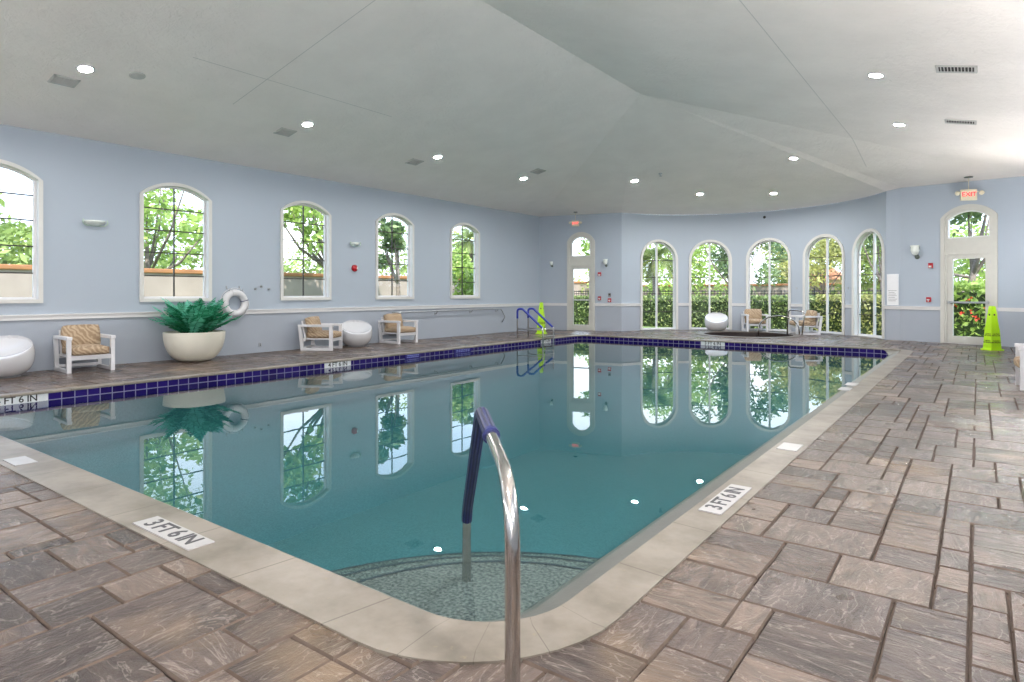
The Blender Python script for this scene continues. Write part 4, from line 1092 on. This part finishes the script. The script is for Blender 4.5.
DLS = [(-7.93,2.82,'lit recessed ceiling light nearest, above the fern window'), (-7.93,5.69,'lit recessed ceiling light, second along the left slope'), (-7.93,8.47,'lit recessed ceiling light, third along the left slope'),
       (-7.93,11.18,'lit recessed ceiling light, fourth along the left slope toward the corner'), (-7.93,0.0,'lit recessed ceiling light on the left slope behind the viewer'),
       (-.94,8.3,'lit recessed ceiling light on the right slope beside the larger vent'), (-.94,10.95,'lit recessed ceiling light on the right slope beside the smaller vent'),
       (-.94,5.6,'lit recessed ceiling light just above the top of the picture'), (-.94,2.8,'lit recessed ceiling light high on the right slope overhead'), (-.94,0,'lit recessed ceiling light on the right slope behind the viewer'),
       (-6.25,13.15,'bright ceiling light over the far end, left of the sprinkler head'), (-5.45,15.1,'small ceiling light close to the bow wall above the ball seat'),
       (-3.9,15.75,'small ceiling light close to the bow wall above its middle window'), (-2.9,13.2,'bright ceiling light over the far end, toward the right wall')]
for x, y, lb in DLS: downlight(x, y, lb)
def vent(x, y, w, d, label, yaw=0):
    t, M = on_ceiling('air_vent', label, 'vent', x, y, 'ceiling air vents', yaw)
    mb = MB()
    for s in (-1, 1): mb.box((s*(w/2-.012),0,.006), (.024,d,.014), M=M); mb.box((0,s*(d/2-.012),.006), (w,.024,.014), M=M)
    mb.build('frame', vent_metal, t)
    mb = MB(); mb.box((0,0,.001), (w-.03,d-.03,.004), M=M); mb.build('backing', vent_dark, t)
    mb = MB(); k = max(4, int(w/.035))
    for i in range(k): mb.box((-w/2+.03+(w-.06)*(i+.5)/k,0,.008), (.006,d-.045,.014), M=M @ Matrix.Identity(4))
    mb.build('louvers', vent_metal, t)
vent(-8.3, 2.74, .2, .26, 'ceiling vent beside the nearest ceiling light'); vent(-8.3, 5.57, .22, .26, 'ceiling vent beside the second ceiling light on the left slope')
vent(-8.3, 8.25, .22, .28, 'ceiling vent beside the third ceiling light on the left slope'); vent(-7.5, 11.1, .22, .3, 'ceiling vent beside the fourth ceiling light, nearest the corner')
vent(-.18, 8.0, .36, .24, 'louvred ceiling vent on the right slope, larger in view'); vent(-.19, 10.55, .36, .22, 'louvred ceiling vent on the right slope, farther and thinner in view')
t, M = on_ceiling('ceiling_speaker', 'pale round speaker grille in the ceiling near the nearest light', 'speaker', -7.8, 3.3)
mb = MB(); mb.lathe([(.085,0),(.085,.006),(.075,.01)], 28, M=M); mb.build('rim', vent_metal, t, smooth=True)
mb = MB(); mb.lathe([(.076,.006),(.04,.01),(0,.011)], 24, M=M); mb.build('grille', pbr('speaker_grille', srgb(196,196,192), .7), t, smooth=True)
t, M = on_ceiling('sprinkler_head', 'small grey sprinkler head on the ceiling of the far end', 'sprinkler', -5.65, 13.2)
mb = MB(); mb.lathe([(.045,0),(.04,.012),(.015,.016),(.012,.05),(.03,.055),(.03,.06),(0,.062)], 16, M=M); mb.build('head', alu_grey, t, smooth=True, auto=40)

# ------------------------------------------------------------------ safety cones
def cone(loc, rz, label):
    t = thing('safety_cone', label, 'safety cone', loc, rz, 'lime four sided floor cones')
    mb = MB(); b0, b1, H_ = .115, .04, .74
    def ring4(r, z): return [mb.vert((sx*r, sy*r, z)) for sx, sy in ((-1,-1),(1,-1),(1,1),(-1,1))]
    def skin(a, b):
        for i in range(4): mb.face([a[i], a[(i+1)%4], b[(i+1)%4], b[i]])
    r0 = ring4(.118, 0); r1 = ring4(.118, .02); r2 = ring4(.092, .03); r3 = ring4(.075, .38); r4 = ring4(.07, .385); r5 = ring4(.036, .75); r6 = ring4(.03, .77)
    mb.face(r0[::-1]); skin(r0,r1); skin(r1,r2); skin(r2,r3); skin(r3,r4); skin(r4,r5); skin(r5,r6); mb.face(r6)
    bd_ = mb.build('body', cone_green, t)
    for k in range(4):
        a = k*PI/2; n0 = Vector((sin(a), -cos(a), 0)); xd = Vector((cos(a), sin(a), 0)); sl = (.092-.075)/.35
        up = Vector((-n0.x*sl, -n0.y*sl, 1)).normalized()
        for z, b in ((.27, 'CAUTION\nWET FLOOR'), (.15, 'CUIDADO\nPISO MOJADO')):
            r = .092-(z-.03)*sl+.0015
            text(b, .028, black_ink, bd_, frame3((n0.x*r, n0.y*r, z), xd, up), spacing=.95)
        mb = MB(); r = .07-(.62-.385)*(.034/.365)+.001; mb.box((0,0,0), (.03,.03,.003), M=frame3((n0.x*r, n0.y*r, .62), xd, up)); mb.build('symbol', black_ink, t)
    return t
cone((-8.65, 12.95, 0), math.radians(20), 'lime green floor cone behind the pool ladder in the far left corner')
cone((.2, 13.9, 0), math.radians(40), 'lime green floor cone standing by the right glazed door')

# ------------------------------------------------------------------ outside
GZ = -.08
mb = MB()
for a, b, c, d in ((-40,-12,XL-.1,60), (XR+.1,-12,20,60), (XL-.1,17.42,XR+.1,60), (XL-.1,-12,XR+.1,YN-.1)): mb.quad((a,b,GZ), (c,b,GZ), (c,d,GZ), (a,d,GZ))
mb.quad((XL-.1,C1[1]+.05,GZ), (C2[0],C2[1]+.05,GZ), (C2[0],17.42,GZ), (XL-.1,17.42,GZ)); mb.quad((C3[0],C3[1]+.05,GZ), (XR+.1,C4[1]+.05,GZ), (XR+.1,17.42,GZ), (C3[0],17.42,GZ))
for a, b, c, d in ((C2[0],15,-5.6,17.42), (-3.2,15.6,C3[0],17.42), (-5.6,16.75,-3.2,17.42)): mb.quad((a,b,GZ-.01), (c,b,GZ-.01), (c,d,GZ-.01), (a,d,GZ-.01))
structure(mb.build('ground', lawn_m))
mb = MB(); mb.quad((-30,20.6,GZ+.01), (14,20.6,GZ+.01), (14,27,GZ+.01), (-30,27,GZ+.01)); structure(mb.build('path', concrete))
def garden_wall(a, b, h, label):
    a, b = Vector(a), Vector(b); d = (b-a); ln = d.length; d.normalize()
    t = thing('garden_wall', label, 'garden wall', (a.x, a.y, GZ)); M = frame3((0,0,0), d, Vector((0,0,1)).cross(d))
    mb = MB(); mb.box((ln/2,0,h/2), (ln,.16,h), M=M); mb.build('masonry', wall_cream, t)
    mb = MB(); mb.box((ln/2,0,h+.05), (ln+.05,.26,.1), M=M, bev=.02); mb.build('coping_cap', wall_cap, t)
garden_wall((-15,-6,0), (-15,30,0), 1.53, 'cream garden wall with terracotta cap outside the long wall windows')
garden_wall((-15,30,0), (14,28.5,0), 1.4, 'cream boundary wall far beyond the bow windows')
def leaves(mb, rnd, c, rad, n, size, squash=1.0, shell=.55):
    for _ in range(n):
        while True:
            v = Vector((rnd.uniform(-1,1), rnd.uniform(-1,1), rnd.uniform(-1,1)))
            if .01 < v.length < 1: break
        v = v.normalized()*(shell+(1-shell)*rnd.random()) if rnd.random() < .75 else v
        p = Vector(c)+Vector((v.x*rad[0], v.y*rad[1], v.z*rad[2]))
        a = Vector((rnd.gauss(0,1), rnd.gauss(0,1), rnd.gauss(0,.7))).normalized(); b = a.cross(Vector((rnd.gauss(0,1), rnd.gauss(0,1), rnd.gauss(0,1)))).normalized()
        s = size*rnd.uniform(.6,1.3); tn = min(1, max(0, rnd.gauss(.5,.22)))
        q = [p-a*s, p+b*s*.42+a*s*.1, p+a*s, p-b*s*.42+a*s*.1]
        mb.face([mb.vert(x) for x in q], tone=tn)
def crown_mesh(seed, n_cl, n_leaf, size, rx, rz_):
    rnd = random.Random(seed); mb = MB(); cl = []
    for _ in range(n_cl):
        v = Vector((rnd.gauss(0,.5), rnd.gauss(0,.5), rnd.gauss(0,.45)))
        c = (v.x*rx, v.y*rx, v.z*rz_); cl.append(c)
        leaves(mb, rnd, c, (rx*.36, rx*.36, rz_*.3), n_leaf, size)
    return mb, cl
_crowns = {}
def tree(label, x, y, h, cr, mat, seed, group, lean=(0,0), nleaf=150, size=.11, ncl=22, crz=None, low=.45, name='tree'):
    t = thing(name, label, 'tree', (x, y, GZ), 0, group); crz = crz or cr
    mb, cl = crown_mesh(seed, ncl, nleaf, size, cr, crz); cz = h-crz*.8
    mb.v = [(a+lean[0], b+lean[1], c+cz) for a, b, c in mb.v]; mb.build('crown', mat, t)
    tr = MB(); top = Vector((lean[0], lean[1], cz)); fork = Vector((lean[0]*low, lean[1]*low, cz*low))
    w = .05*h/3
    tr.tube([(0,0,-.1), fork*.5+Vector((.02,.03,0)), fork, (fork+top)/2, top], lambda k: w*(1.3, 1.1, .95, .6, .25)[k], 8)
    for c in cl[::3]:
        e = Vector((c[0]+lean[0], c[1]+lean[1], c[2]+cz)); m_ = (fork*.5+e*.5)+Vector((0,0,-.06*h))
        tr.tube([fork, m_, e], lambda k: w*(.6,.38,.1)[k], 6)
    tr.build('trunk', bark, t, smooth=True); return t
GT = 'trees beyond the garden wall'
# beyond the long wall
tree('pale olive tree behind the garden wall, through the leftmost window', -18.6, 4.6, 3.3, 1.9, leaf_olive, 11, GT)
tree('broad bright green tree through the window above the fern', -17.4, 7.6, 4.9, 2.1, leaf_bright, 12, GT, ncl=30)
tree('olive tree through the window above the fern, farther back', -21.5, 10.5, 3.3, 2.0, leaf_olive, 13, GT)
tree('bushy olive tree beyond the wall through the window beside the alarm', -18.4, 13.4, 3.0, 1.9, leaf_olive, 14, GT)
tree('bright leafed tree arching high, through the window beside the alarm', -13.2, 10.7, 4.6, 1.15, leaf_bright, 15, GT, ncl=16, nleaf=110, lean=(0,-1.3))
tree('tall olive tree far behind, through the window above the ball seat', -22.0, 18.5, 3.8, 2.2, leaf_olive, 16, GT)
tree('dark leafed tree near the building through the window above the ball seat', -12.6, 11.9, 3.5, .8, leaf_dark, 17, GT, ncl=12, nleaf=110)
tree('low pale tree far back behind the garden wall', -23.0, 14.5, 2.8, 2.0, leaf_bright, 18, GT)
tree('pale green tree behind the garden wall toward the far corner', -18.0, 20.5, 3.6, 2.2, leaf_bright, 19, GT)
tree('bright bush tree close outside the last window of the long wall', -11.15, 13.0, 2.0, .75, leaf_bright, 20, GT, ncl=18, nleaf=130, size=.08, crz=.9, low=.2)
def palm(label, x, y, h, n, fl_, seed, droop=1.15):
    t = thing('palm_tree', label, 'palm tree', (x, y, GZ)); rnd = random.Random(seed)
    mb = MB(); mb.tube([(0,0,-.1),(.02,0,h*.35),(-.01,.02,h*.7),(0,0,h)], lambda k: (.12,.1,.095,.11)[k], 10); mb.build('trunk', bark, t, smooth=True)
    mb = MB()
    for k in range(n):
        az = rnd.uniform(0, 2*PI); el = rnd.uniform(-.5, 1.2); p = Vector((0,0,h)); pts = []; m = 12; ln = fl_*rnd.uniform(.8,1.1); e = el
        for i in range(m+1):
            pts.append(p.copy()); p = p+Vector((cos(az)*cos(e), sin(az)*cos(e), sin(e)))*(ln/m); e -= droop/m*(1+i/m)
        side = Vector((-sin(az), cos(az), 0)); tn = rnd.uniform(.2,.8)
        for i in range(2, m):
            for s in (-1,1):
                for f in (0, .5):
                    q = pts[i]+(pts[i+1]-pts[i])*f; d = (pts[i+1]-pts[i-1]).normalized(); w = .30*ln*sin(PI*(i/m)*.9+.2)
                    tip = q+side*s*w*.75+d*w*.6+Vector((0,0,-w*.45)); hw = d*.022
                    mb.face([mb.vert(q-hw), mb.vert(q+hw), mb.vert(tip)], tone=min(1,max(0,tn+rnd.uniform(-.2,.2))))
        for i in range(m): s_ = side*.012; mb.face([mb.vert(pts[i]-s_), mb.vert(pts[i]+s_), mb.vert(pts[i+1]+s_), mb.vert(pts[i+1]-s_)], tone=.35)
    mb.build('fronds', leaf_palm, t)
palm('palm tree outside the leftmost bow window', -8.75, 20.0, 2.2, 34, 1.25, 31)
palm('tall palm outside the last window of the long wall', -13.2, 15.6, 2.75, 26, 1.1, 32)
# beyond the bow
GF = 'trees beyond the bow windows'
tree('leafy bright tree behind the fence seen in the leftmost bow window', -13.2, 27.0, 4.0, 2.0, leaf_bright, 41, GF)
tree('leafy bright tree behind the fence seen in the second bow window', -10.5, 27.2, 4.2, 2.0, leaf_bright, 42, GF, ncl=26)
tree('dark leafed tree beyond the fence in the middle bow window', -7.6, 24.5, 4.0, 1.5, leaf_dark, 43, GF)
tree('yellow green tree far off in the middle bow window', -6.6, 31.5, 4.3, 2.2, leaf_olive, 44, GF)
tree('round yellow green tree in the fourth bow window', -4.9, 27.4, 3.6, 1.7, leaf_yellow, 45, GF)
tree('olive tree beyond the last bow window', -2.6, 27.2, 3.4, 1.8, leaf_olive, 46, GF)
tree('dark tree close beyond the last bow window', -2.35, 22.3, 4.0, 1.1, leaf_dark, 47, GF, ncl=14, nleaf=100)
tree('grey trunked branching tree outside the right glazed door', -.35, 17.4, 4.2, 1.3, leaf_dark, 48, GF, lean=(.55,.6), ncl=14, nleaf=110)
tree('dark tree outside the narrow far left door', -10.4, 18.4, 3.6, 1.1, leaf_bright, 49, GF, lean=(.3,.2), ncl=12, nleaf=100)
tree('pale tree far behind the right glazed door', .6, 24.5, 3.4, 1.7, leaf_bright, 50, GF)
def hedge(pts, h, w, mat, seed, label, dens=1500, size=.055):
    t = thing('hedge', label, 'hedge', (pts[0][0], pts[0][1], GZ)); rnd = random.Random(seed); o = Vector((*pts[0], 0))
    core = MB(); lv = MB()
    for a, b in zip(pts[:-1], pts[1:]):
        A, B = Vector((*a,0))-o, Vector((*b,0))-o; d = (B-A); ln = d.length; d.normalize(); nrm = Vector((-d.y, d.x, 0))
        core.box((ln/2,0,h*.45), (ln,w*.7,h*.86), M=frame3(A, d, nrm))
        for _ in range(int(dens*ln)):
            s = rnd.random()*ln; side = rnd.choice((0,0,1)); z = rnd.random()*h; off = rnd.choice((-1,1))*w/2*rnd.uniform(.7,1.12)
            if side: z = h*rnd.uniform(.92,1.06); off = rnd.uniform(-.5,.5)*w
            p = A+d*s+nrm*off+Vector((0,0,z)); u = Vector((rnd.gauss(0,1), rnd.gauss(0,1), rnd.gauss(0,1))).normalized(); v = u.cross(Vector((rnd.gauss(0,1), rnd.gauss(0,1), rnd.gauss(0,1)))).normalized()
            k = size*rnd.uniform(.6,1.3)
            lv.face([lv.vert(p-u*k), lv.vert(p+v*k*.5), lv.vert(p+u*k), lv.vert(p-v*k*.5)], tone=min(1,max(0,rnd.gauss(.45,.25))))
    core.build('core', hedge_core, t); lv.build('leaves', mat, t); return t
hedge([(-12,18.3),(-9,19.1),(-5.8,19.4)], .93, .5, leaf_hedge, 61, 'clipped green hedge outside the left bow windows', 900)
hedge([(-5.7,19.4),(-3.6,19.3)], .95, .5, leaf_hedge, 62, 'clipped green hedge outside the middle bow window', 900)
hedge([(-3.5,19.0),(-1.3,18.1)], .98, .6, leaf_yellow, 63, 'yellowish leafy shrub hedge outside the right bow windows', 900)
hedge([(-.9,17.2),(.9,16.9)], 1.25, .7, leaf_bright, 64, 'tall flowering shrub hedge outside the right glazed door', 900, .07)
fl_ = MB(); rnd = random.Random(9)
for k in range(22):
    x = rnd.uniform(-.8,.8); p = Vector((x, 16.75+rnd.uniform(-.1,.1), rnd.uniform(.4,1.15)))
    for j in range(4):
        a = rnd.uniform(0,6.28); u = Vector((cos(a), -.4, sin(a)))*.035; v = Vector((-sin(a), 0, cos(a)))*.02
        fl_.face([fl_.vert(p), fl_.vert(p+u+v), fl_.vert(p+u*1.4), fl_.vert(p+u-v)])
o = fl_.build('red_blossoms', flower_red); tag(o, 'small red blossoms scattered over the shrub outside the right glazed door', 'flowers', kind='stuff')
fe = thing('picket_fence', 'thin black metal picket fence beyond the hedge', 'fence', (-14, 20.9, GZ))
for z in (.2, 1.05, 1.14):
    mb = MB(); mb.box((7.5,0,z), (15,.02,.025)); mb.build('fence_rail', fence_black, fe)
mb = MB()
for k in range(150): mb.box((k*.1+.05,0,.6), (.012,.012,1.15))
mb.build('pickets', fence_black, fe)
for k in range(7):
    mb = MB(); mb.box((k*2.5,0,.62), (.04,.04,1.26), bev=.004); mb.build('fence_post', fence_black, fe)
ho = thing('bungalow', 'small cream house with tan tiled roof far beyond the fourth bow window', 'house', (-6.3, 33, GZ))
mb = MB(); mb.box((0,0,.85), (2.6,2,1.7)); mb.build('wall', house_wall, ho)
mb = MB(); a = [mb.vert(v) for v in ((-1.5,-1.2,1.7),(1.5,-1.2,1.7),(1.5,1.2,1.7),(-1.5,1.2,1.7),(-.6,0,2.4),(.6,0,2.4))]
for f in ((0,1,5,4),(2,3,4,5),(0,4,3),(1,2,5),(0,3,2,1)): mb.face([a[i] for i in f])
mb.build('roof', house_roof, ho)
mb = MB(); mb.box((.5,-1.0,.95), (.5,.05,.6)); mb.build('window', vent_dark, ho)

# ------------------------------------------------------------------ light, sky, camera
w = bpy.data.worlds.new('sky'); sc.world = w; w.use_nodes = True; t = w.node_tree; t.nodes.clear()
bo = N(t, 'ShaderNodeOutputWorld'); bg = N(t, 'ShaderNodeBackground'); tc = N(t, 'ShaderNodeTexCoord'); sp = N(t, 'ShaderNodeSeparateXYZ')
L(t, tc, 'Generated', sp, 'Vector')
r = N(t, 'ShaderNodeValToRGB'); e = r.color_ramp.elements
e[0].position = 0; e[0].color = (.74,.84,1,1); e[1].position = .8; e[1].color = (.36,.55,.95,1); q = e.new(.25); q.color = (.6,.76,1,1)
no = N(t, 'ShaderNodeTexNoise'); no.inputs['Scale'].default_value = 3; no.inputs['Detail'].default_value = 6; L(t, tc, 'Generated', no, 'Vector')
mr = N(t, 'ShaderNodeMapRange'); mr.inputs[1].default_value = .45; mr.inputs[2].default_value = .7; mr.inputs[3].default_value = 0; mr.inputs[4].default_value = .6; L(t, no, 'Fac', mr, 0)
mx = N(t, 'ShaderNodeMix', data_type='RGBA'); mx.inputs[7].default_value = (1,1,1,1)
L(t, sp, 'Z', r, 'Fac'); L(t, r, 'Color', mx, 6); L(t, mr, 0, mx, 0); L(t, mx, 2, bg, 'Color'); bg.inputs['Strength'].default_value = 2.6
L(t, bg, 'Background', bo, 'Surface')
sun = bpy.data.lights.new('sun', 'SUN'); sun.energy = 6.5; sun.angle = math.radians(1); sun.color = (1,.97,.92)
so = bpy.data.objects.new('sun', sun); C.objects.link(so); so.rotation_euler = Vector((.62,-.5,.95)).to_track_quat('Z','Y').to_euler()

cam = bpy.data.cameras.new('camera'); co = bpy.data.objects.new('camera', cam); C.objects.link(co); sc.camera = co
co.location = (0, 0, U); co.rotation_euler = (PI/2, 0, math.radians(36.4))
cam.sensor_width = 36; cam.lens = 36*632/1024; cam.shift_y = -48/1024; cam.clip_start = .05; cam.clip_end = 300

sc.view_settings.view_transform = 'Standard'; sc.view_settings.look = 'None'; sc.view_settings.gamma = 1; sc.view_settings.use_curve_mapping = False
sc.view_settings.exposure = .56
cy = sc.cycles
cy.use_denoising = True; cy.max_bounces = 10; cy.diffuse_bounces = 6; cy.glossy_bounces = 5; cy.transparent_max_bounces = 24; cy.transmission_bounces = 6
cy.caustics_reflective = False; cy.caustics_refractive = False; cy.sample_clamp_indirect = 6
